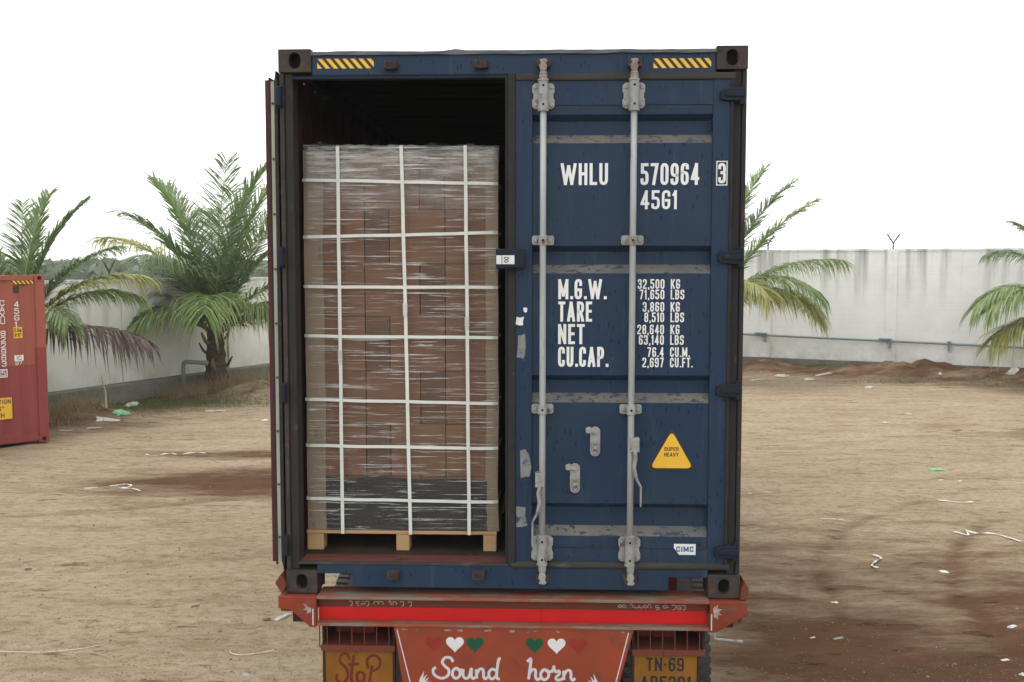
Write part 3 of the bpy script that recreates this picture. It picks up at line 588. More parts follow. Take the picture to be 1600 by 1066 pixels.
for rx, lean in ((.168, -.002), (.6345, -.005)):
    MB().tube([(rx + lean * (1 - z / 2.8) * 1.0, RODY, z) for z in (.19, .8, 1.4, 2.0, 2.72)], .0172, 14).build('locking_rod', M['zinc'], door, smooth=True)
    for z in (2.643, .263): bracket(rx + lean * (1 - z / 2.8), z)
    for z in (1.9, 1.013): clamp(rx + lean * (1 - z / 2.8), z)
    for z, s in ((2.715, 1), (.19, -1)):
        c = MB(); x = rx; c.tube([(x, RODY, z), (x, RODY, z + s * .035)], .021, 12); c.tube([(x, RODY, z + s * .035), (x, RODY, z + s * .055)], [.021, .015], 12)
        c.prism_y([(x - .015, z + s * .05), (x + .013, z + s * .05), (x + .02, z + s * .075), (x + .012, z + s * .088), (x + .024, z + s * .1), (x + .012, z + s * .112), (x - .02, z + s * .108), (x - .012, z + s * .09), (x - .022, z + s * .078)][::s], RODY - .018, RODY + .016)
        c.build('cam', M['zinc_old'] if s < 0 else worn('rust_stained_cam', (.30, .28, .25), (.16, .12, .10), (.12, .06, .04), (.55, .65), 16, .7) if 'cam' not in M else M['cam'], door, bevel=.004)
def handle(x, z, sgn, drop):
    h = MB(); h.box(x - .022, x + .026, RODY - .034, RODY - .005, z - .05, z + .026); h.tube([(x, RODY, z - .05), (x, RODY, z + .026)], .0225, 12)
    h.disc_y(x + .008, z - .012, .009, RODY - .04, RODY - .034, 8)
    p = [(x + .004, RODY - .03, z - .04), (x + sgn * .006, RODY - .036, z - .085), (x + sgn * -.002, RODY - .04, z - .13), (x + sgn * .008, RODY - .04, z - .175), (x + sgn * .014, RODY - .035, z - .195), (x + sgn * .036, RODY - .025, z - .235), (x + sgn * .036, RODY - .022, z - drop)]
    h.tube(p, [.017, .018, .018, .016, .012, .010, .009], 8, flat=.6)
    h.build('handle', M['zinc_old'], door, bevel=.002)
    MB().disc_y(p[3][0], p[3][2], .006, RODY - .053, RODY - .045, 8).build('pin_hole', M['hole'], door)  # black disc, painted shade of the handle pin hole
handle(.648, .845, 1, .34); handle(.152, .655, -1, .37)
def catch(x, z):
    c = MB(); n = 8; w, h = .027, .08
    poly = [(x + w * math.cos(t), z + h - w + w * math.sin(t)) for t in [math.pi * k / n for k in range(n + 1)]] + [(x + w * math.cos(t), z - h + w + w * math.sin(t)) for t in [math.pi + math.pi * k / n for k in range(n + 1)]]
    c.prism_y(poly, .002, .0175); c.disc_y(x + .001, z + .05, .014, -.008, .002, 10); c.disc_y(x + .001, z - .058, .013, -.006, .002, 10)
    c.box(x - .014, x + .014, -.022, .002, z - .04, z - .018); c.box(x - .018, x - .012, -.03, .002, z - .045, z + .0); c.box(x + .012, x + .018, -.03, .002, z - .045, z + .0)
    c.prism_y([(x + .008, z + .045), (x + .004, z + .066), (x - .02, z + .072), (x - .028, z + .084), (x - .052, z + .074), (x - .05, z + .05), (x - .036, z + .044), (x - .02, z + .05)], -.016, -.008)
    c.build('handle_catch', M['zinc_old'], door, bevel=.003)
catch(.446, .838); catch(.340, .640)
for z in (2.647, 1.812, 1.116, .256):
    h = MB(); h.prism_y([(1.078, z - .024), (1.092, z - .03), (1.15, z - .036), (1.205, z - .036), (1.205, z + .036), (1.15, z + .036), (1.10, z + .03), (1.078, z + .018)], -.022, .006)
    h.prism_y([(1.10, z - .012), (1.205, z - .016), (1.205, z + .016), (1.10, z + .010)], -.031, -.0225)
    h.tube([(1.192, -.006, z - .052), (1.192, -.006, z + .052)], .018, 10); h.build('hinge', M['blue_dark'], door, bevel=.004)
# lettering
LY = .0145; PY = .0145
lettering('WHLU', .259, 2.188, .113, door, M['white_paint'], LY, .246); lettering('570964', .674, 2.187, .113, door, M['white_paint'], LY, .304)
bx_ = MB(); x0, x1, z0, z1, t = 1.064, 1.122, 2.183, 2.309, .005
lettering('3', 1.074, 2.194, .104, door, M['white_paint'], .0055, .040)
for q in ((x0, x1, z0, z0 + t), (x0, x1, z1 - t, z1), (x0, x0 + t, z0 + t, z1 - t), (x1 - t, x1, z0 + t, z1 - t)): bx_.box(q[0], q[1], .0052, .0062, q[2], q[3])
bx_.build('check_digit_frame', M['white_paint'], door)
lettering('45G1', .675, 2.062, .098, door, M['white_paint'], LY, .190)
for txt, z, w in (('M.G.W.', 1.592, .252), ('TARE', 1.474, .178), ('NET', 1.355, .140), ('CU.CAP.', 1.235, .263)): lettering(txt, .248, z, .106, door, M['white_paint'], LY, w)
for n_, u_, z in (('32,500', 'KG', 1.647), ('71,650', 'LBS', 1.592), ('3,860', 'KG', 1.527), ('8,510', 'LBS', 1.472), ('28,640', 'KG', 1.408), ('63,140', 'LBS', 1.353), ('76.4', 'CU.M.', 1.289), ('2,697', 'CU.FT.', 1.234)):
    lettering(n_, .804, z, .051, door, M['white_paint'], LY, right=True, wf=.88); lettering(u_, .837, z, .051, door, M['white_paint'], LY, wf=.88 if len(u_) < 4 else .84)
# warning triangle
def tri(cx, z0, w, h, r):
    P = [Vector((cx - w / 2, z0)), Vector((cx + w / 2, z0)), Vector((cx, z0 + h))]; out = []
    for i in range(3):
        a, p, b = P[i - 1], P[i], P[(i + 1) % 3]; s = p + (a - p).normalized() * r; e = p + (b - p).normalized() * r
        for k in range(6): u = k / 5; q = s * (1 - u) ** 2 + p * 2 * u * (1 - u) + e * u * u; out.append((q.x, q.y))
    return out
MB().prism_y(tri(.851, .684, .262, .236, .04), .0150, .0165).build('warning_sticker', M['decal_dark'], door)
MB().prism_y(tri(.851, .697, .226, .200, .034), .0138, .0146).build('warning_sticker_face', M['yellow'], door)
lettering('SUPER', .812, .789, .021, door, M['black_paint'], .0132, .076, thick=.17); lettering('HEAVY', .812, .759, .021, door, M['black_paint'], .0132, .076, thick=.17)
MB().prism_y([(.868, .29), (.868, .268), (.896, .231), (.983, .231), (.983, .29)][::-1], .0095, .0112).build('maker_sticker', M['sticker'], door)
lettering('CIMC', .880, .247, .030, door, M['sticker_blue'], .0088, .092, thick=.22)
def scrap(cx, cz, w, h, seed, mat, y, name='sticker_remnant'):
    r_ = random.Random(seed); MB().add([(cx + w / 2 * sx * (1 - .5 * r_.random()), y, cz + h / 2 * sz * (1 - .5 * r_.random())) for sx, sz in ((-1, -1), (0, -1), (1, -1), (1, 0), (1, 1), (0, 1), (-1, 1), (-1, 0))], [tuple(range(8))]).build(name, mat, door)
scrap(.045, 1.475, .05, .05, 1, M['sticker'], .0066); scrap(.075, 1.535, .03, .03, 2, M['sticker'], .0066); scrap(.052, 1.34, .05, .16, 3, M['tape_grey'], .0066)
scrap(.057, .43, .065, .12, 4, M['tape_grey'], .0066); scrap(.075, .70, .07, .20, 5, M['tape_grey'], .0066)
lk = MB(); lk.box(-.076, .072, -.052, -.0045, 1.752, 1.856); lk.box(-.07, .066, -.058, -.0525, 1.758, 1.764); lk.build('lock_box', M['blue_dark'], door, bevel=.006)
MB().box(-.074, .020, -.0545, -.0535, 1.776, 1.822).build('lock_label', M['sticker'], door)
MB().box(-.047, -.044, -.0555, -.0547, 1.776, 1.822).build('label_line', M['black_paint'], door)
brush([[(.75, .85), (.3, .95), (.15, .7), (.6, .5), (.75, .25), (.4, .05), (.15, .25), (.5, .5), (.95, .9)]], -.038, 1.784, .034, .030, .0035, door, M['black_paint'], -.0556)
# ---- open left door folded back along the side
ld = MB(); ld.box(-1.298, -1.279, .03, 1.19, .165, 2.742, 0)
ldo = ld.build('door', [M['maroon_edge']], con)
MB().box(-1.2785, -1.268, .024, 1.18, .15, 2.755).build('gasket', M['rubber'], ldo, bevel=.003)
sp_ = MB().box(-1.2675, -1.247, .028, 1.17, .16, 2.735).build('seal_strip', M['strip'], ldo)
bo = MB()
for i in range(9): bo.disc_y(-1.257, .3 + i * .29, .007, .021, .0275, 8)
bo.build('strip_bolt', M['bolt'], ldo)
MB().prism_y([(-1.2465, .18), (-1.233, .115), (-1.228, .19), (-1.229, 2.74), (-1.238, 2.79), (-1.2465, 2.73)], .018, .10).build('seal_lip', M['rubber'], ldo)
MB().box(-1.2465, -1.226, .11, 1.16, .18, 2.72).build('door_panel', M['blue'], ldo)
for z in (2.65, 1.812, 1.09, .262):
    MB().box(-1.232, -1.196, -.014, .011, z - .055, z + .055).tube([(-1.214, -.016, z - .05), (-1.214, -.016, z + .05)], .017, 10).build('hinge', M['blue_dark'], ldo, bevel=.004)

# ================================================================== PALLET LOAD
pal = empty('pallet_load', con.matrix_basis @ Vector((-.62, .25, .17)) if False else (0, 0, DECK), YAW)
tag(pal, 'strapped and film-wrapped stack of brown cartons on a wooden pallet inside the open container', 'pallet load')
FY = .25; U0, U1 = -1.155, -.086
for x0, x1 in ((-1.16, -1.068), (-.656, -.582), (-.166, -.092)):
    for y in (FY, FY + .45, FY + .9): MB().box(x0, x1, y, y + .1, .171, .262).build('pallet_block', M['pine'], pal, bevel=.004)
for i in range(6): MB().box(-1.162, -.09, FY - .004 + i * .19, FY + .14 + i * .19, .2655, .2845).build('deck_board', M['pine'], pal, bevel=.003)
for x0, x1 in ((-1.16, -1.068), (-.656, -.582), (-.166, -.092)): MB().box(x0, x1, FY, FY + 1.0, .2622, .2652).build('stringer_board', M['pine'], pal)
LV = [.287, .593, .886, 1.182, 1.488, 1.777, 2.077, 2.395]
for k in range(7):
    cols = [(-1.148, -.823), (-.819, -.686), (-.682, -.377), (-.373, -.092)] if k % 2 else [(-1.148, -.823), (-.819, -.517), (-.513, -.377), (-.373, -.092)]
    narrow = 1 if k % 2 else 2
    for j, (a, b) in enumerate(cols):
        dy = rng.uniform(0, .008); dz = rng.uniform(-.004, .002)
        MB().box(a, b, FY + .012 + dy, FY + .6, LV[k] + .0008, LV[k + 1] - .0008 + dz * .2).build('carton', M['carton_end'] if j == narrow else M['carton'], pal, bevel=.0022)
        MB().box(a, b, FY + .605, FY + 1.1, LV[k] + .003, LV[k + 1] - .004).build('carton', M['carton'], pal, bevel=.004)
for a, b, s in ((-1.133, -1.048, -1), (-.150, -.076, 1)):
    e = MB(); P = []
    for i in range(40):
        z = .286 + (2.40 - .286) * i / 39; w = .004 * noise.noise((z * 2.5, s, 0)); xo = (a - .022 if s < 0 else b)
        if s < 0: P.append([(a - .022 + w, FY + .09, z), (a - .022 + w, FY + .004, z), (b + w * 2, FY + .003, z)])
        else: P.append([(a + w * 2, FY + .003, z), (b + w * 2 - .006, FY + .004, z), (b + w * 2 - .004, FY + .09, z)])
    e.sheet(P).build('edge_board', M['cardboard'], pal)
bs = MB(); P = []
for i in range(16):
    row = []
    for j in range(40):
        x = -1.05 + .905 * j / 39; zt = .588 - .006 * math.sin(j * .35) - .012 * (j / 39)
        z = .288 + (zt - .288) * i / 15; row.append((x, FY + .0035 - .006 * abs(noise.noise((x * 7, z * 12, 4))), z))
    P.append(row)
bs.sheet(P).build('black_sheet', M['black_sheet'], pal, smooth=True)
fl = MB(); P = []; nx_, nz_ = 70, 150
for i in range(nz_ + 1):
    row = []; v = i / nz_
    for j in range(nx_ + 1):
        u = j / nx_; top = 2.425 - .012 * u + .012 * noise.noise((u * 4, 0, 1)); x = U0 - .002 + (U1 - U0 + .012) * u + .004 * noise.noise((v * 6, u, 2)); z = .287 + (top - .287) * v
        d = .0045 * noise.noise((x * 3, z * 22, 0)) + .003 * noise.noise((x * 11, z * 30, 6)) + .006 * max(0, (v - .86) / .14) * noise.noise((x * 16, z * 9, 3))
        edge = max(0, abs(u - .5) - .47) / .03
        row.append((x, FY - .012 + d + .03 * edge ** 2, z))
    P.append(row)
fl.sheet(P)
P2 = [[P[-1][j], (P[-1][j][0], FY + .03, P[-1][j][2] + .012 + .01 * noise.noise((j * .4, 1, 1))), (P[-1][j][0], FY + .25, P[-1][j][2] + .005 + .012 * noise.noise((j * .3, 2, 1)))] for j in range(nx_ + 1)]
fl.sheet(P2)
fl.build('stretch_film', M['film'], pal, smooth=True)
for cx, w, hgt in ((-1.06, .13, .035), (-.44, .14, .03), (-.24, .09, .028)):
    P = [[(cx - w / 2 + w * j / 12, FY + .01 + .08 * i / 4, 2.41 + hgt * math.sin(math.pi * j / 12) * (1 - .1 * i) + .006 * noise.noise((j, i, cx * 9))) for j in range(13)] for i in range(5)]
    MB().sheet(P).build('film_fold', M['film'], pal, smooth=True)
SY = FY - .022
for z0, z1, zm in ((2.237, 2.212, 0), (1.925, 1.948, .003), (1.652, 1.650, 0), (1.379, 1.374, 0), (1.026, 1.008, 0), (.768, .757, 0), (.468, .456, 0)):
    P = []
    for j in range(41):
        u = j / 40; x = -1.158 + 1.076 * u; z = z0 + (z1 - z0) * u + .003 * noise.noise((u * 5, z0, 0)); y = SY + .002 * noise.noise((u * 6, z0, 3)) + (.012 if u in (0, 1) else 0); P.append([(x, y, z - .0085), (x, y, z + .0085)])
    P = [[(P[0][0][0], FY + .3, P[0][0][2]), (P[0][1][0], FY + .3, P[0][1][2])]] + P + [[(P[-1][0][0], FY + .3, P[-1][0][2]), (P[-1][1][0], FY + .3, P[-1][1][2])]]
    MB().sheet(P).build('strap', M['strap'], pal)
for xt, xb, zb in ((-.957, -.953, 1.27), (-.607, -.571, 1.535), (-.258, -.243, 1.46)):
    P = []
    for j in range(61):
        v = j / 60; z = .27 + 2.15 * v; x = xb + (xt - xb) * v + .002 * noise.noise((v * 6, xt, 0)); y = SY - .003 + .0015 * noise.noise((v * 9, xt, 3)); P.append([(x - .0095, y, z), (x + .0095, y, z)])
    P.append([(xt - .0095, FY + .35, 2.428), (xt + .0095, FY + .35, 2.428)]); MB().sheet(P).build('strap', M['strap'], pal)
    xs = xb + (xt - xb) * (zb - .27) / 2.15; b = MB()
    for q in (-.018, 0, .018): b.box(xs - .0125, xs + .0125, SY - .0085, SY - .0035, zb + q - .006, zb + q + .006)
    b.box(xs - .011, xs + .011, SY - .006, SY - .0032, zb - .045, zb + .03); b.build('strap_seal', M['buckle'], pal)

# ================================================================== TRAILER
tr = empty('semi_trailer', (0, 0, 0), YAW); tag(tr, 'red flatbed semi-trailer chassis carrying the blue container, hand-painted tail panel', 'trailer')
def tz(v): return DECK + v
MB().prism_x([(-.042, tz(-.004)), (.14, tz(-.004)), (.14, tz(-.020)), (-.042, tz(-.020))], -1.046, 1.054).build('top_flange', M['red_chipped'], tr, bevel=.003)
MB().box(-1.046, 1.054, .02, .035, tz(-.150), tz(-.0205)).build('beam_web', M['red_web'], tr)
MB().box(-1.046, 1.054, -.042, .12, tz(-.166), tz(-.1505)).build('bottom_flange', M['red_chipped'], tr, bevel=.003)
for x0, x1 in ((-1.042, .158), (.161, 1.048)):
    t_ = MB().box(x0, x1, .0165, .0185, tz(-.1485), tz(-.078)).build('reflective_tape', M['tape_red'], tr)
for x in (-.83, -.38, .05, .32, .74): MB().box(x, x + .02, .0155, .016, tz(-.102), tz(-.100)).box(x + .004, x + .02, .0155, .016, tz(-.115), tz(-.1135)).build('tape_mark', M['lamp_red'], tr)
for s in (-1, 1):
    e = [(1.0555, .0), (1.252, .0), (1.252, -.062), (1.225, -.085), (1.09, -.168), (1.0555, -.168)] if s > 0 else [(1.0475, .0), (1.252, .0), (1.252, -.066), (1.185, -.075), (1.10, -.150), (1.085, -.168), (1.0475, -.168)]
    poly = [(s * x, tz(z - .004)) for x, z in e]; poly = poly if s < 0 else poly[::-1]
    MB().prism_y(poly, -.046, .0).build('end_plate', M['red'], tr, bevel=.004)
    a, b = sorted((s * 1.06, s * 1.25)); MB().box(a, b, .001, .16, tz(-.10), tz(-.006)).build('outrigger', M['red_web'], tr)
    a, b = sorted((s * 1.08, s * 1.19)); MB().box(a, b, .02, .14, tz(-.165), tz(-.101)).build('lock_housing', M['under'], tr)
    # painted feather fan
    fan = MB(); cx, cz = s * 1.075, tz(-.06)
    for k in range(9):
        t = R(100 + k * 20) if s < 0 else R(80 - k * 20); d = Vector((math.cos(t), math.sin(t))); n_ = Vector((-d.y, d.x)); l = .034 + .014 * (k % 2)
        q = Vector((cx, cz)); pts = [q + n_ * .003, q + d * l * .6 + n_ * .006, q + d * l, q + d * l * .6 - n_ * .004, q - n_ * .002]
        pts = [p for p in pts]
        fan.add([(p.x, -.0472 - .0002 * k, min(p.y, tz(-.008))) for p in pts], [(0, 1, 2, 3, 4)])
    fan.build('painted_fan', M['fan'], tr)
    MB().box(s * 1.064 - .003, s * 1.064 + .003, -.0475, -.0465, tz(-.16), tz(-.07)).build('painted_line', M['script'], tr)
    # upright container guide
    g = MB()
    if s < 0: g.prism_y([(-1.232, tz(-.002)), (-1.212, tz(.05)), (-1.240, tz(.112)), (-1.274, tz(.062))], -.03, .13)
    else: g.prism_y([(1.215, tz(-.002)), (1.252, tz(.0)), (1.262, tz(.062)), (1.240, tz(.098)), (1.222, tz(.055))], -.03, .13)
    g.build('container_guide', M['red_web'], tr, bevel=.006)
MB().tube([(1.09, .02, tz(-.165)), (1.09, .02, tz(-.222)), (1.096, .02, tz(-.229)), (1.24, -.0, tz(-.235))], .0085, 8).build('release_bar', M['zinc_old'], tr, smooth=True)
MB().disc_y(1.213, tz(-.108), .013, -.03, .02, 12).build('marker_lamp', M['lamp_red'], tr)
# brush lettering on the beam (short faded strokes)
def squig(x0, x1, zc, h, seed):
    r_ = random.Random(seed); out = []; x = x0
    while x < x1:
        w = r_.uniform(.016, .028); k = r_.choice('oulgjT')
        if k == 'o': s = [(x + w, zc), (x + w * .5, zc + h * .5), (x, zc), (x + w * .5, zc - h * .5), (x + w, zc), (x + w * 1.15, zc - h * .4)]
        elif k == 'u': s = [(x, zc + h * .5), (x, zc - h * .4), (x + w * .8, zc - h * .4), (x + w * .9, zc + h * .4)]
        elif k == 'l': s = [(x, zc + h * .1), (x + w * .3, zc + h * .9), (x + w * .6, zc + h * .3), (x + w * .6, zc - h * .6)]
        elif k == 'g': s = [(x + w * .9, zc + h * .4), (x, zc + h * .3), (x + w * .2, zc - h * .4), (x + w, zc - h * .3), (x + w * .8, zc - h * 1.0), (x + w * .2, zc - h)]
        elif k == 'j': s = [(x, zc + h * .5), (x + w * .8, zc + h * .5), (x + w * .8, zc - h * .8), (x + w * .3, zc - h)]
        else: s = [(x, zc - h * .5), (x + w * .1, zc + h * .5), (x + w * .9, zc + h * .45), (x + w, zc - h * .5)]
        out.append(s); x += w * 1.12
        if r_.random() < .16: x += .018
    return out
for x0, x1, sd in ((-.88, -.77, 3), (-.745, -.70, 5), (-.665, -.55, 9), (.575, .755, 4), (.775, .925, 8)): brush(squig(x0, x1, tz(-.0555), .0155, sd), 0, 0, 1, 1, .0052, tr, M['tamil'], .0185, 'brush_lettering')
# tail panel
ZT, ZB = tz(-.167), tz(-.66)
tp_ = MB().prism_y([(-.558, ZB), (.53, ZB), (.655, ZT), (-.628, ZT)], -.036, -.028).build('tail_panel', M['board'], tr, bevel=.002)
for s, xt, xb in ((-1, -.612, -.497), (1, .628, .512)):
    ribbon_mb = MB(); ribbon(ribbon_mb, [(xt, ZT - .015), (xb + (xt - xb) * .15, ZB + .07)], .006, -.0368); ribbon_mb.build('painted_line', M['script'], tp_)
r_ = random.Random(12)
for cx in (-.57, -.50, -.34, -.27, -.12, .0, .08, .14, .25, .60):
    n = 11; w = r_.uniform(.012, .034); MB().add([(cx + w * math.cos(2 * math.pi * k / n) * r_.uniform(.5, 1), -.0370, ZT - .014 + .010 * math.sin(2 * math.pi * k / n) * r_.uniform(.4, 1)) for k in range(n)], [tuple(range(n))]).build('flaked_patch', M['flaky'], tp_)
def heart(cx, cz, w, h, mat):
    pts = []
    for k in range(40):
        t = 2 * math.pi * k / 40; x = 16 * math.sin(t) ** 3; z = 13 * math.cos(t) - 5 * math.cos(2 * t) - 2 * math.cos(3 * t) - math.cos(4 * t); pts.append((cx + x / 32 * w, -.0369, cz + (z + 2.5) / 29 * h))
    MB().add(pts, [tuple(range(40))]).build('painted_heart', mat, tp_)
HZ = tz(-.262)
for cx, mt in ((-.412, 'heart_red'), (-.300, 'heart_white'), (-.192, 'heart_green'), (.128, 'heart_green'), (.245, 'heart_white'), (.362, 'heart_red')): heart(cx, HZ, .096, .088, M[mt])
S_ = [[(.78, .80), (.66, 1.0), (.42, 1.0), (.30, .78), (.42, .58), (.58, .42), (.56, .16), (.34, .0), (.10, .04), (-.08, .2), (-.10, .42), (.02, .52)]]
o_ = lambda x: [(x + .34, .42), (x + .18, .50), (x + .04, .34), (x + .04, .12), (x + .18, .0), (x + .34, .12), (x + .36, .34), (x + .26, .46), (x + .40, .40), (x + .5, .42)]
u_ = lambda x: [(x, .46), (x + .0, .14), (x + .12, .0), (x + .26, .1), (x + .36, .46), (x + .36, .12), (x + .44, .0), (x + .54, .08)]
n_ = lambda x: [[(x, .46), (x + .02, .0)], [(x + .02, .22), (x + .14, .46), (x + .28, .46), (x + .32, .3), (x + .32, .1), (x + .40, .0), (x + .5, .1)]]
d_ = lambda x: [[(x + .36, .40), (x + .18, .48), (x + .04, .32), (x + .06, .08), (x + .2, .0), (x + .36, .16)], [(x + .56, 1.02), (x + .46, .92), (x + .38, .3), (x + .40, .04), (x + .52, .0)]]
h_ = lambda x: [[(x - .06, .86), (x + .1, 1.0), (x + .06, .5), (x, .0)], [(x + .02, .24), (x + .16, .48), (x + .30, .44), (x + .30, .14), (x + .38, .0), (x + .5, .06)]]
r__ = lambda x: [[(x - .04, .36), (x + .06, .54), (x + .14, .40), (x + .28, .44), (x + .30, .30), (x + .16, .12), (x + .2, .0), (x + .36, .02), (x + .46, .1)], [(x + .06, .7), (x + .08, .5)]]
brush(S_ + [o_(.72), u_(1.22)] + n_(1.80) + d_(2.32), -.405, tz(-.445), .122, .112, .0150, tp_, M['script'], -.0370)
brush(h_(0) + [o_(.50)] + r__(1.02) + n_(1.50), .095, tz(-.445), .125, .112, .0150, tp_, M['script'], -.0370)
for s, cx in ((-1, -.50), (1, .475)):
    wing = MB()
    for k in range(6):
        a = R(70 - k * 13) if s < 0 else R(110 + k * 13); d = Vector((math.cos(a), math.sin(a))); nn = Vector((-d.y, d.x)); q = Vector((cx, tz(-.50))); l = .10 - .008 * k
        wing.add([(p.x, -.0369 - .0002 * k, p.y) for p in (q, q + d * l * .5 - nn * .008, q + d * l, q + d * l * .5 + nn * .008)], [(0, 1, 2, 3)])
    wing.build('painted_wing', M['script'], tp_)
# lamp cages and plates
for s, x0, x1 in ((-1, -1.030, -.632), (1, .652, 1.040)):
    b = MB(); b.box(x0, x1, .30, .31, tz(-.31), tz(-.168)); b.box(x0, x0 + .012, .02, .30, tz(-.31), tz(-.168)); b.box(x1 - .012, x1, .02, .30, tz(-.31), tz(-.168)); b.build('lamp_box', M['under'], tr)
    MB().box(x0 - .003, x1 + .003, .0, .30, tz(-.292), tz(-.286)).box(x0 - .003, x1 + .003, -.004, .004, tz(-.318), tz(-.2855)).build('lamp_shelf', M['red_web'], tr, bevel=.002)
    MB().box((x0 + x1) / 2 - .028, (x0 + x1) / 2 + .018, -.008, -.0045, tz(-.32), tz(-.284)).build('shelf_tab', M['red_web'], tr, bevel=.002)
    for k in range(6):
        x = x0 + .03 + (x1 - x0 - .06) * k / 5; MB().tube([(x, .008, tz(-.168)), (x, .008, tz(-.287))], .0035, 6).build('cage_bar', M['red_web'], tr)
    xm = (x0 + x1) / 2
    MB().box(xm - .07, xm + .055, .18, .298, tz(-.215), tz(-.172)).build('tail_lamp', M['lamp_grey'], tr, bevel=.004); MB().box(xm - .07, xm + .06, .185, .298, tz(-.283), tz(-.217)).build('tail_lamp', M['lamp_red'], tr, bevel=.004)
    MB().box(xm - .16, xm - .075, .19, .298, tz(-.28), tz(-.175)).build('tail_lamp', M['lamp_red'], tr, bevel=.004)
    px0, px1 = (x0 + .016, x1 - .012) if s < 0 else (x0 + .010, x1 - .040)
    pl = MB().box(px0, px1, .012, .020, tz(-.62), tz(-.3185)).build('number_plate' if s > 0 else 'stop_plate', M['plate_yellow'], tr, bevel=.002)
    MB().box(px0 - .012, px0 - .001, .006, .05, tz(-.62), tz(-.319)).build('plate_frame', M['under'], tr); MB().box(px1 + .001, px1 + .012, .006, .05, tz(-.62), tz(-.319)).build('plate_frame', M['under'], tr)
    if s > 0:
        lettering('TN', px0 + .065, tz(-.407), .074, pl, M['black_paint'], .0112, .085, thick=.15); lettering('69', px0 + .185, tz(-.407), .074, pl, M['black_paint'], .0112, .082, thick=.15)
        MB().disc_y(px0 + .165, tz(-.37), .007, .0108, .0114, 8).build('lettering', M['black_paint'], pl); lettering('AP5281', px0 + .035, tz(-.512), .078, pl, M['black_paint'], .0112, .27, thick=.15)
    else:
        brush([[(.30, .78), (.22, .98), (.06, .92), (.04, .70), (.2, .5), (.24, .2), (.1, .0), (-.06, .1), (-.05, .3)], [(.42, .95), (.36, .5), (.34, .1), (.42, .0)], [(.26, .62), (.56, .66)],
               [(.60, .40), (.50, .3), (.52, .08), (.64, .04), (.7, .25), (.62, .4)], [(.80, -.3), (.88, .4), (.92, .62)], [(.80, .5), (.78, .80), (.95, .95), (1.12, .82), (1.1, .55), (.92, .42)]], px0 + .075, tz(-.50), .2, .165, .016, pl, M['stop_red'], .0112)
MB().tube([(-1.042, .01, tz(-.168)), (-1.042, .01, tz(-.30)), (-1.036, .01, tz(-.303))], .003, 6).build('tie_rod', M['under'], tr)
# frame rails, cross members, axles, wheels
for x in (-.47, .47): MB().box(x - .06, x + .06, .13, 12.2, tz(-.34), tz(-.02)).build('frame_rail', M['red_web'], tr)
for i in range(12): MB().box(-.95, .95, .55 + i, .63 + i, tz(-.13), tz(-.025)).build('deck_member', M['red_web'], tr)
ty = MB(); ns = 48; prof_t = [(.30, -.09), (.36, -.125), (.44, -.13), (.485, -.115), (.497, -.09), (.50, 0), (.497, .09), (.485, .115), (.44, .13), (.36, .125), (.30, .09)]
v = []
for k in range(ns):
    t = 2 * math.pi * k / ns
    for r0, x in prof_t: v.append((x, r0 * math.cos(t), r0 * math.sin(t)))
n = len(prof_t); ty.add(v, [(k * n + j, k * n + j + 1, ((k + 1) % ns) * n + j + 1, ((k + 1) % ns) * n + j) for k in range(ns) for j in range(n - 1)])
for k in range(ns):
    t = 2 * math.pi * k / ns; dt = .038
    for sx in (-1, 1):
        q = []
        for r0 in (.478, .512):
            for tt, xa, xb in ((t - dt, .05, .126), (t + dt, .062, .126)):
                for x in (xa, xb): q.append((sx * x, r0 * math.cos(tt), r0 * math.sin(tt)))
        ty.add(q, [(0, 1, 3, 2), (4, 6, 7, 5), (0, 4, 5, 1), (2, 3, 7, 6), (0, 2, 6, 4), (1, 5, 7, 3)])
rim = MB(); v = []
for k in range(32):
    t = 2 * math.pi * k / 32
    for r0, x in ((.305, .10), (.29, .085), (.27, .0), (.12, .02), (.10, .06), (.0, .06)): v.append((x, r0 * math.cos(t), r0 * math.sin(t)))
rim.add(v, [(k * 6 + j, k * 6 + j + 1, ((k + 1) % 32) * 6 + j + 1, ((k + 1) % 32) * 6 + j) for k in range(32) for j in range(5)])
ty_o = rim_o = None
for ay in (1.35, 2.65):
    MB().tube([(-1.1, ay, .5), (1.1, ay, .5)], .065, 12).box(-.5, .5, ay - .06, ay + .06, .55, .95).build('axle', M['under'], tr)
    for x in (-1.075, -.79, .79, 1.075):
        if ty_o is None: w = ty.build('wheel', M['tyre'], tr, loc=(x, ay, .512)); ty_o = w; ro = rim.build('rim', M['under'], w); rim_o = ro
        else: w = copy(ty_o, tr, (x, ay, .512)); ro = copy(rim_o, w)
        if x < 0: w.rotation_euler = (0, 0, math.pi)

# ================================================================== RED CONTAINER
rc = empty('shipping_container', (-8.05, 12.64, .02), R(45)); tag(rc, 'weathered red shipping container at the left edge, repainted darker on its lower half', 'container')
W = 12.19
rc_post = MB().box(-.165, -.004, .0, .16, .118, 2.776).build('corner_post', M['redbox'], rc, bevel=.006)
for x0 in (-.178, -W):
    for z0 in (0, 2.777):
        c = MB().box(x0, x0 + .178, -.004, .158, z0, z0 + .118).build('corner_casting', M['redbox'], rc, bevel=.006); MB().box(x0 + .055, x0 + .12, -.006, -.0045, z0 + .03, z0 + .09).build('casting_hole', M['hole'], c)  # flat black panel painted as the shaded casting hole
        MB().box(x0, x0 + .178, 2.28, 2.438, z0, z0 + .118).build('corner_casting', M['redbox'], rc, bevel=.006)
MB().box(-W + .18, -.180, .012, .07, 2.80, 2.885).build('top_rail', M['redbox'], rc, bevel=.004); MB().box(-W + .18, -.180, .008, .07, .03, .165).build('bottom_rail', M['redbox'], rc, bevel=.004)
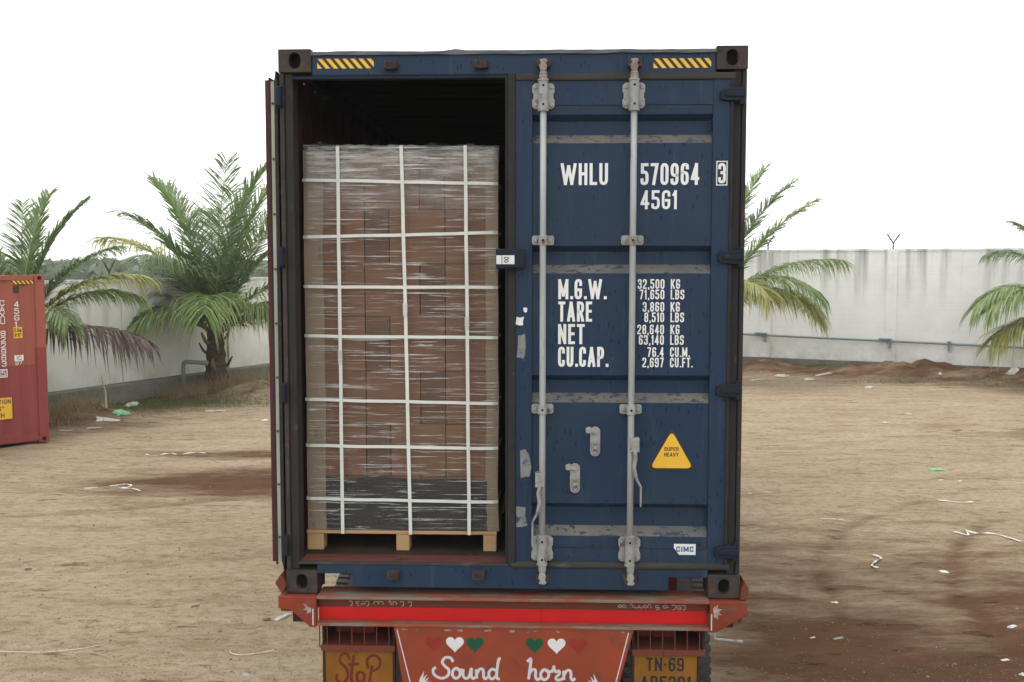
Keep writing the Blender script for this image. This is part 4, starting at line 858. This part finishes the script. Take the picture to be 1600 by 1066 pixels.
MB().box(-W + .18, -.180, 2.37, 2.42, 2.80, 2.885).build('top_rail', M['redbox'], rc); MB().box(-W + .18, -.180, 2.37, 2.42, .03, .165).build('bottom_rail', M['redbox'], rc)
cr = corr(W - .33, .30, .036)
MB().sheet([[(-.1655 - y, .022 + d, z) for z in (.16, 2.805)] for y, d in cr]).build('side_wall', M['redbox'], rc); MB().sheet([[(-.1655 - y, 2.41 - d, z) for z in (.16, 2.805)] for y, d in cr]).build('side_wall', M['redbox'], rc)
MB().box(-.06, -.01, .17, 2.27, .1, 2.8).build('end_wall', M['redbox'], rc); MB().box(-W + .01, -W + .06, .17, 2.27, .1, 2.8).build('end_wall', M['redbox'], rc); MB().box(-W + .02, -.02, .03, 2.41, 2.842, 2.872).build('roof', M['redbox'], rc); MB().box(-W + .1, -.1, .1, 2.3, .1, .16).build('floor', M['under'], rc)
MB().box(-.165, -.004, 2.28, 2.436, .118, 2.776).build('corner_post', M['redbox'], rc)
hazard(-.545, -.19, 2.735, 2.796, rc, .008, 5)
FYR = .0195
MB().box(-.52, -.43, .012, .02, 2.59, 2.71).build('data_plate', M['rust'], rc)
for i, ch in enumerate('45G1'): lettering(ch, -.512, 2.348 - i * .114, .097, rc, M['white_paint'], FYR, .078 if ch != '1' else .036)
for i, ch in enumerate('CAXU 822963'):
    if ch != ' ': lettering(ch, -.745, 2.375 - i * .1025, .092, rc, M['white_paint'], FYR, .078)
fr = MB().box(-.785, -.655, FYR, FYR + .001, 1.165, 1.180).box(-.785, -.655, FYR, FYR + .001, 1.29, 1.305).box(-.785, -.77, FYR, FYR + .001, 1.181, 1.289).box(-.67, -.655, FYR, FYR + .001, 1.181, 1.289).build('check_digit_frame', M['white_paint'], rc); lettering('5', -.755, 1.187, .097, rc, M['white_paint'], FYR, .07)
hp = MB().box(-.535, -.39, .0195, .0205, 1.82, 2.01).build('height_plate', M['yellow'], rc); lettering('2.9m', -.525, 1.925, .06, rc, M['black_paint'], .0188, .12, thick=.17); lettering("9'6\"", -.52, 1.84, .06, rc, M['black_paint'], .0188, .11, thick=.17)
MB().box(-.535, -.385, .0195, .0205, 1.43, 1.53).build('approval_plate', M['white_paint'], rc); lettering('IC', -.50, 1.445, .07, rc, M['black_paint'], .0188, .08); lettering('87', -.52, 1.36, .062, rc, M['white_paint'], FYR, .11)
MB().box(-1.02, -.60, .0195, .0205, .455, .82).build('caution_sticker', M['yellow'], rc)
lettering('CAUTION', -1.0, .715, .078, rc, M['black_paint'], .0188, .38, thick=.16); lettering("9'6\"", -.93, .60, .078, rc, M['black_paint'], .0188, .2, thick=.16); lettering('HIGH', -.95, .485, .078, rc, M['black_paint'], .0188, .22, thick=.16)

# ================================================================== PALMS
def frond(o, az, elev, length, bend, mat, rmat, seed, crown, leaf_len=.62, sag=.5, nl=118):
    r_ = random.Random(seed); lf = MB(); N_ = 26; pos = Vector(crown); pts = [pos.copy()]; dirs = []
    az = R(az)
    for i in range(N_):
        s = (i + .5) / N_; e = R(elev) - R(bend) * s ** 1.5; a = az + .25 * (r_.random() - .5) * s * .3
        d = Vector((math.cos(e) * math.cos(a), math.cos(e) * math.sin(a), math.sin(e))); dirs.append(d); pos = pos + d * length / N_; pts.append(pos.copy())
    dirs.append(dirs[-1])
    lf.tube(pts[::2], [.03 * (1 - .93 * k / (len(pts[::2]) - 1)) for k in range(len(pts[::2]))], 5, False, 1)
    side = Vector((-math.sin(az), math.cos(az), 0))
    for k in range(nl):
        s = .14 + .86 * (k + .3 * r_.random()) / nl; fi = min(s * N_, N_ - .001); i = int(fi); p = pts[i].lerp(pts[i + 1], fi - i); d = dirs[i]; up = side.cross(d) * -1
        if up.z < 0 and abs(d.z) < .9: up = -up
        ang = R(64 - 30 * s + r_.uniform(-6, 6)); ll = 1.75 * leaf_len * (math.sin(math.pi * (.14 + .74 * s)) ** .8) * r_.uniform(.62, 1.08)
        if r_.random() < .06: continue
        hang = sag * (1.15 - .9 * max(0, d.z))      # leaflets hang on level fronds, stand stiff on upright ones
        for sg in (-1, 1):
            dd = (d * math.cos(ang) + side * sg * math.sin(ang) + up * r_.uniform(.0, .30)).normalized(); hg = hang * r_.uniform(.7, 1.2)
            q = [p, p + dd * ll * .36 + Vector((0, 0, -hg * ll * .07)), p + dd * ll * .70 + Vector((0, 0, -hg * ll * .34)), p + dd * ll * .90 + Vector((0, 0, -hg * ll * .78))]
            wv = dd.cross(Vector((r_.uniform(-.5, .5), r_.uniform(-.5, .5), 1))).normalized() * .0185
            lf.add([q[0] + wv * .5, q[0] - wv * .5, q[1] - wv, q[1] + wv, q[2] - wv * .8, q[2] + wv * .8, q[3]], [(0, 1, 2, 3), (3, 2, 4, 5), (5, 4, 6)], 0)
    lf.build('frond', [mat, rmat], o)
def palm(loc, crown_h, tr_r, fronds, label, seed, leaf_len=.62, lean=(0, 0)):
    o = empty('palm_tree', loc); tag(o, label, 'palm tree', 'young coconut palms by the walls'); r_ = random.Random(seed); t = MB(); n = 14; P = []
    for i in range(15):
        v = i / 14; rr = tr_r * (1.15 - .35 * v + .3 * math.exp(-v * 7)) * (1 + .06 * math.sin(i * 2.4)); z = -.1 + (crown_h + .2) * v
        P.append([(lean[0] * v + rr * (1 + .14 * noise.noise((k * .9, i * .8, seed))) * math.cos(2 * math.pi * k / n), lean[1] * v + rr * (1 + .14 * noise.noise((k * .9, i * .8, seed + 3))) * math.sin(2 * math.pi * k / n), z) for k in range(n + 1)])
    t.sheet(P).build('trunk', M['trunk'], o)
    for k in range(9):        # old leaf bases
        a = r_.uniform(0, 6.28); z = crown_h * r_.uniform(.3, .95); q = Vector((math.cos(a), math.sin(a), 0)); b = MB(); c0 = Vector((lean[0] * z / crown_h, lean[1] * z / crown_h, z))
        b.tube([c0 + q * tr_r * .7, c0 + q * tr_r * 1.3 + Vector((0, 0, .12)), c0 + q * tr_r * 1.7 + Vector((0, 0, .3))], [.07, .055, .03], 6, True, flat=.5); b.build('leaf_base', M['trunk'] if k % 3 else M['rachis'], o)
    for i, f in enumerate(fronds):
        az, el, ln, bd = f[:4]; mt = f[4] if len(f) > 4 else ('leaf' if i % 2 else 'leaf_dark')
        frond(o, az, el, ln, bd, M[mt], M['rachis_dead'] if mt == 'leaf_dead' else M['rachis'], seed * 100 + i, (lean[0] + r_.uniform(-.05, .05), lean[1] + r_.uniform(-.05, .05), crown_h - r_.uniform(0, .2)), leaf_len * (.9 if ln < 2.6 else 1), sag=1.1 if mt == 'leaf_dead' else .85)
    return o
palm((-7.2, 20.0, .15), 1.25, .24, [(85, 88, 4.4, 26), (35, 81, 4.3, 34), (0, 84, 4.2, 30), (180, 83, 4.1, 32), (60, 72, 4.1, 45), (150, 81, 4.0, 34), (210, 76, 3.8, 52), (-20, 72, 4.2, 50), (-60, 78, 4.1, 42), (110, 74, 4.1, 50), (172, 66, 4.0, 66, 'leaf_yellow'), (184, 58, 3.5, 112, 'leaf_light'),
      (192, 44, 2.7, 95, 'leaf_light'), (-5, 56, 3.6, 95, 'leaf_light'), (-14, 40, 3.0, 80, 'leaf_yellow'), (335, 50, 2.8, 100), (280, 60, 2.9, 110, 'leaf_light'), (20, 34, 2.6, 70, 'leaf_yellow'), (250, 68, 3.6, 75), (5, 68, 4.1, 62), (225, 48, 2.5, 95, 'leaf_light')],
     'full green coconut palm on the dirt mound between the red container and the truck', 1, .80)
palm((-9.6, 15.1, .05), 1.75, .2, [(25, 78, 2.9, 34), (60, 85, 2.9, 25), (12, 64, 2.6, 50), (110, 80, 2.8, 30), (15, 52, 2.8, 66, 'leaf_yellow'), (24, 46, 2.4, 72, 'leaf_light'), (200, 70, 2.8, 60), (320, 50, 2.0, 100), (150, 60, 2.8, 70), (250, 74, 2.6, 50), (-6, 14, 2.6, 40, 'leaf_dead'), (170, 40, 2.6, 90)],
     'palm with a brown dead frond, standing behind the red container', 2, .50)
palm((5.3, 22.6, .1), 1.9, .22, [(60, 84, 4.0, 28), (20, 78, 4.2, 30), (10, 70, 4.2, 34), (6, 58, 4.2, 30, 'leaf_light'), (2, 38, 3.9, 46, 'leaf_light'), (10, 34, 3.4, 85, 'leaf_yellow'), (-14, 28, 3.0, 80, 'leaf_yellow'), (-20, 44, 3.2, 90, 'leaf_light'), (100, 76, 3.8, 40), (160, 66, 3.6, 70), (300, 50, 2.6, 100, 'leaf_yellow'), (200, 46, 3.2, 100)],
     'palm half hidden behind the right side of the blue container', 3, .68)
palm((14.2, 20.7, .1), 1.7, .22, [(168, 66, 2.9, 70), (184, 48, 3.2, 100, 'leaf_light'), (192, 40, 3.0, 85, 'leaf_light'), (190, 8, 2.6, 50, 'leaf_yellow'), (150, 74, 3.0, 40), (90, 80, 3.4, 30), (30, 64, 3.2, 70), (260, 58, 2.6, 100), (0, 40, 3.0, 90), (300, 60, 3.0, 90)],
     'palm cut by the right edge of the picture, fronds drooping before the wall', 4, .68)

# ================================================================== GRASS, PEBBLES, FAR TREES
def blades(name, label, mat, spots, n, h0, h1, w, seed):
    r_ = random.Random(seed); b = MB()
    for i in range(n):
        cx, cy, sx, sy = spots[i % len(spots)]; x = r_.gauss(cx, sx); y = r_.gauss(cy, sy); z = gh(x, y) - .01; a = r_.uniform(0, 6.28); h = r_.uniform(h0, h1); l = h * r_.uniform(.2, .9); a2 = r_.uniform(0, 6.28)
        q = (math.cos(a) * w, math.sin(a) * w); b.add([(x - q[0], y - q[1], z), (x + q[0], y + q[1], z), (x + math.cos(a2) * l, y + math.sin(a2) * l, z + h)], [(0, 1, 2)])
    tag(b.build(name, mat), label, kind='stuff')
blades('grass', 'short green grass along the foot of the left wall', M['grass'], [(-8.3, 16.6, .7, .5), (-7.6, 17.6, .6, .4), (-6.5, 17.6, .9, .3), (-8.9, 15.8, .3, .4)], 7000, .03, .11, .006, 1)
blades('grass', 'sparse green weeds along the foot of the right wall', M['grass'], [(10.2, 22.0, .7, .2), (8.9, 25.0, .15, .1), (12.6, 21.6, .6, .3), (7.6, 25.9, .15, .1), (9.9, 24.6, .2, .1)], 3000, .03, .13, .006, 2)
blades('dry_grass', 'dry straw-coloured grass around the palm foot and mound', M['straw'], [(-6.9, 19.6, .5, .4), (-5.6, 19.2, .6, .4), (-8.9, 15.4, .3, .5), (-6.2, 20.8, .7, .3), (-7.6, 19.0, .4, .3)], 4500, .06, .38, .007, 3)
r_ = random.Random(21); pb = MB()
for i in range(7500):
    Y = 2 + 20 * r_.random() ** 2.2; X = r_.uniform(-1, 1) * (Y + 5.5) * .52
    if wall_dist(X, Y) < .5 or Y > 26: continue
    s = r_.uniform(.003, .010) * (2.0 if r_.random() < .03 else 1) * (1 + .03 * Y); z = gh(X, Y)
    pb.add([(X + s * a * r_.uniform(.6, 1.2), Y + s * b * r_.uniform(.6, 1.2), z + s * c * .7) for a, b, c in ((1, 0, 0), (0, 1, 0), (-1, 0, 0), (0, -1, 0), (0, 0, 1))], [(0, 1, 4), (1, 2, 4), (2, 3, 4), (3, 0, 4)], 0 if r_.random() < .12 else (1 if r_.random() < .1 else 2))
tag(pb.build('pebbles', [M['stone'], M['rock'], M['clod']]), 'loose small stones scattered over the yard', kind='stuff')
fw = MB(); r_ = random.Random(5)
for i in range(420):
    Y = r_.uniform(90, 330); X = -Y * r_.uniform(.18, .62); base = r_.uniform(2.5, 3.1) + Y * .0030; rad = base * r_.uniform(.7, 1.2)
    for k in range(60):
        d = Vector((r_.gauss(0, 1), r_.gauss(0, 1), r_.gauss(0, 1))).normalized() * r_.uniform(.6, 1); p = Vector((X, Y, base * .55)) + Vector((d.x * rad, d.y * rad, d.z * base * .5)); s = rad * r_.uniform(.14, .3)
        a = Vector((r_.gauss(0, 1), r_.gauss(0, 1), r_.gauss(0, 1))).normalized() * s; b = a.cross(Vector((r_.gauss(0, 1), r_.gauss(0, 1), r_.gauss(0, 1)))).normalized() * s
        fw.add([p + a, p + b, p - a, p - b], [(0, 1, 2, 3)])
tag(fw.build('far_woodland', M['far_leaf']), 'hazy band of distant trees beyond the left wall', kind='stuff')

# ================================================================== LITTER
def crumple(name, label, cat, x, y, w, d, h, mat, seed, group=None):
    r_ = random.Random(seed); P = []; n = 7; a = r_.uniform(0, 6.28); w *= .85; d *= .85
    for i in range(n):
        row = []
        for j in range(n):
            u, v = i / (n - 1) - .5, j / (n - 1) - .5; e = 1 - max(abs(u), abs(v)) * 1.6; k = 1 + .35 * noise.noise((u * 4, v * 4, seed)); xx = u * w * k; yy = v * d * k
            X = x + xx * math.cos(a * .15) - yy * math.sin(a * .15); Y = y + xx * math.sin(a * .15) + yy * math.cos(a * .15); row.append((X, Y, gh(X, Y) - .003 + max(0, e) * h * (.5 + 1.0 * abs(noise.noise((u * 7, v * 7, seed + 9))))))
        P.append(row)
    tag(MB().sheet(P).build(name, mat, smooth=False), label, cat, group)
def strip(name, label, cat, pts, w, mat, group=None, twist=.02):
    P = []; q = catmull([(a, b) for a, b in pts], 6); w *= .7
    for i, p in enumerate(q):
        d = (q[min(i + 1, len(q) - 1)] - q[max(i - 1, 0)]).normalized(); nn = Vector((-d.y, d.x)) * w / 2; tw = twist * noise.noise((i * .35, w * 50, 2)); z = gh(p.x, p.y) + .012
        P.append([(p.x - nn.x, p.y - nn.y, z + max(0, tw)), (p.x + nn.x, p.y + nn.y, z + max(0, -tw) + .004)])
    tag(MB().sheet(P).build(name, mat), label, cat, group)
def twig(label, pts3, r, x):
    o = empty('twig', x); tag(o, label, 'twig')
    for p in pts3: MB().tube(p, [r * (1 - .7 * k / (len(p) - 1)) for k in range(len(p))], 6).build('stem', M['twig'], o)
W_, C_, G_, T_ = M['plastic_white'], M['plastic_clear'], M['plastic_green'], M['plastic_teal']
GR = 'scraps of litter on the yard'
for a in [
 ('plastic_bag', 'crumpled white bag on the grass by the left wall', 'bag', -8.31, 17.31, .34, .3, .16, W_, 1), ('plastic_bag', 'light green plastic bag at the edge of the left grass', 'bag', -7.85, 15.5, .34, .3, .14, G_, 2),
 ('paper_scrap', 'flat white paper scrap just in front of the green bag', 'scrap', -7.9, 14.9, .5, .25, .04, W_, 3), ('paper_scrap', 'long white plastic sheet lying before the palm mound', 'scrap', -6.27, 16.6, .5, .22, .06, C_, 4),
 ('paper_scrap', 'pale scrap nearest the truck among litter below the palm mound', 'scrap', -4.75, 17.0, .5, .25, .05, W_, 5), ('paper_scrap', 'pale teal wrapper before the palm mound', 'scrap', -5.5, 16.4, .3, .16, .05, T_, 6),
 ('paper_scrap', 'white crumb of paper below the mound, in front of the teal wrapper', 'scrap', -4.9, 15.2, .16, .12, .05, W_, 7), ('paper_scrap', 'flat pale board scrap by the corner of the red container', 'scrap', -8.3, 13.9, .3, .12, .03, C_, 8),
 ('paper_scrap', 'second flat pale scrap to the right of the red container corner', 'scrap', -7.9, 14.2, .32, .12, .03, C_, 9), ('paper_scrap', 'small flat pale scrap left of the tangled white straps', 'scrap', -5.85, 8.93, .2, .09, .02, C_, 10),
 ('plastic_scrap', 'small dark flake lying on sand left of the trailer', 'scrap', -2.86, 3.78, .09, .06, .02, M['rock'], 11), ('plastic_scrap', 'small dark grey flake on sand at far left', 'scrap', -4.92, 4.99, .08, .06, .025, M['rock'], 12),
 ('plastic_scrap', 'brown scrap beside the twig in the left foreground', 'scrap', -3.30, 2.66, .11, .05, .01, M['brown_scrap'], 13), ('plastic_scrap', 'grey scrap in the bottom foreground left of the stop plate', 'scrap', -1.99, 2.19, .08, .04, .025, C_, 14),
 ('bottle', 'squashed pale bottle with brown end beside the trailer end plate', 'bottle', -2.0, 3.5, .22, .07, .05, C_, 15), ('plastic_scrap', 'brown lump at the end of the squashed bottle', 'scrap', -2.13, 3.44, .08, .06, .04, M['brown_scrap'], 16),
 ('plastic_bag', 'white bag on the dirt near the right wall foot', 'bag', 7.42, 23.3, .4, .3, .14, W_, 17), ('plastic_bag', 'smaller white bag right of the white bag near the right wall', 'bag', 7.95, 22.5, .28, .2, .12, W_, 18),
 ('paper_scrap', 'long pale scrap beside the blue container edge before the right wall', 'scrap', 6.6, 22.7, .6, .2, .05, C_, 19), ('plastic_scrap', 'teal and white wrapper on the sand before the right wall', 'scrap', 8.19, 21.4, .3, .16, .07, T_, 20),
 ('paper_scrap', 'pale sheet at the foot of the right wall, left of its pilaster', 'scrap', 8.6, 23.4, .5, .2, .06, C_, 21), ('paper_scrap', 'white scrap standing on the right dirt mound', 'scrap', 11.5, 22.6, .12, .1, .2, W_, 22),
 ('paper_scrap', 'white scrap with green beside the mound front', 'scrap', 9.0, 20.8, .4, .18, .08, W_, 23), ('paper_scrap', 'white sheet under the drooping right palm frond', 'scrap', 13.2, 22.2, .6, .25, .08, C_, 24),
 ('paper_scrap', 'small white ball of paper on open sand at right', 'scrap', 8.19, 16.03, .14, .12, .09, W_, 25), ('plastic_scrap', 'clear crumpled cup on open sand left of the paper ball', 'cup', 7.27, 14.8, .16, .14, .08, C_, 26),
 ('plastic_scrap', 'dark rag on the sand below the paper ball', 'scrap', 8.3, 13.92, .28, .14, .03, M['brown_scrap'], 27), ('plastic_bottle', 'flattened green plastic bottle on open sand at right', 'bottle', 6.41, 10.12, .30, .12, .06, G_, 28),
 ('paper_scrap', 'tiny white chip just below the green bottle', 'scrap', 6.17, 9.41, .09, .06, .02, W_, 29), ('paper_scrap', 'tiny white chip right of the chip below the green bottle', 'scrap', 6.42, 9.35, .08, .06, .02, W_, 30),
 ('paper_scrap', 'white scrap with brown tail on red earth at right', 'scrap', 4.38, 4.92, .11, .09, .03, W_, 31), ('paper_scrap', 'white chip at the dark hollow right of the trailer', 'scrap', 2.97, 3.96, .10, .06, .02, W_, 32),
 ('plastic_scrap', 'shiny dark-edged wrapper on red earth right of the trailer', 'scrap', 2.71, 2.99, .13, .04, .025, T_, 33), ('paper_scrap', 'pale chip left of the shiny wrapper', 'scrap', 2.50, 3.0, .07, .03, .01, C_, 34),
 ('paper_scrap', 'white twisted scrap at the right edge on red earth', 'scrap', 4.27, 3.24, .09, .06, .03, W_, 35), ('paper_scrap', 'white curl in the lower right corner', 'scrap', 3.87, 2.51, .08, .035, .02, W_, 36), ('paper_scrap', 'pale chip cut by the right edge at the bottom', 'scrap', 3.86, 2.2, .07, .05, .02, C_, 37)]:
    crumple(*a, group=GR)
GS = 'discarded strapping on the ground'
strip('plastic_strap', 'tangled white strapping on the sand, left of the truck', 'strap', [(-5.62, 9.0), (-5.45, 9.1), (-5.3, 8.95), (-5.45, 8.85), (-5.25, 8.8), (-5.05, 8.6)], .03, W_, GS)
strip('plastic_strap', 'white looped strapping lying farther back beyond the tangle', 'strap', [(-5.95, 11.4), (-5.75, 11.3), (-5.6, 11.5), (-5.4, 11.35), (-5.15, 11.55), (-5.0, 11.5)], .025, W_, GS)
strip('plastic_strap', 'clear strap running to the twig in the left foreground', 'strap', [(-4.1, 2.62), (-3.8, 2.6), (-3.55, 2.66), (-3.3, 2.80), (-3.5, 2.78), (-3.78, 2.74)], .008, C_, GS, .006)
strip('plastic_strap', 'thin white curl of strap in front of the stop plate', 'strap', [(-2.2, 2.72), (-2.24, 2.64), (-2.16, 2.58), (-2.02, 2.62), (-1.9, 2.68)], .008, W_, GS, .004)
strip('plastic_strap', 'bent white strap on brown sand, nearest the trailer on the right', 'strap', [(3.84, 5.45), (3.88, 5.32), (3.78, 5.2), (3.68, 5.02), (3.74, 4.98)], .035, W_, GS)
strip('plastic_strap', 'long white strap with knot at far right', 'strap', [(5.1, 6.45), (5.25, 6.38), (5.3, 6.55), (5.38, 6.4), (5.55, 6.3), (5.62, 6.05), (5.68, 5.95)], .035, W_, GS)
strip('plastic_strap', 'straight white strap at right below the green bottle', 'strap', [(5.6, 8.1), (5.8, 7.95), (6.0, 7.95)], .03, W_, GS)
strip('plastic_strap', 'faint white strap beside the container on the right', 'strap', [(3.75, 7.05), (3.9, 7.0), (4.02, 6.98)], .03, C_, GS)
strip('plastic_strap', 'thin pale strap on sand close to the container edge at right', 'strap', [(3.2, 8.5), (3.35, 8.58), (3.55, 8.6)], .02, C_, GS)
twig('dry forked twig lying on sand in the left foreground', [[(-.05, .28, .10), (-.03, .16, .09), (.0, .05, .06), (.03, -.14, .01)], [(-.13, .16, .02), (-.02, .06, .05), (.10, -.03, .03), (.28, -.12, .01)], [(-.02, .12, .08), (.02, .17, .12), (.05, .20, .13)], [(.10, -.03, .03), (.14, .02, .08), (.17, .05, .10)]], .006, (-3.52, 2.85, gh(-3.52, 2.85)))
twig('thin dry stalk on sand right of the forked twig', [[(-.12, .06, .01), (0, 0, .015), (.12, -.07, .01)]], .005, (-3.22, 2.55, gh(-3.22, 2.55)))
twig('dry palm stalk leaning by the plinth at the red container', [[(0, 0, 0), (-.1, .25, .3), (-.25, .45, .6)], [(.0, 0, 0), (-.26, .42, .05)]], .03, (-8.2, 15.6, gh(-8.2, 15.6)))

# ================================================================== HAZE
hz = MB().box(-600, 600, -70, 680, -1.5, 12).build('haze', [])
hm = bpy.data.materials.new('haze'); hm.use_nodes = True; N = hm.node_tree.nodes; N.clear(); o_m = N.new('ShaderNodeOutputMaterial'); pv = N.new('ShaderNodeVolumePrincipled')
pv.inputs['Color'].default_value = (.95, .97, 1, 1); pv.inputs['Density'].default_value = .0007; hm.node_tree.links.new(pv.outputs[0], o_m.inputs['Volume'])
hz.data.materials.clear(); hz.data.materials.append(hm); tag(hz, 'thin damp haze over the yard', kind='stuff')
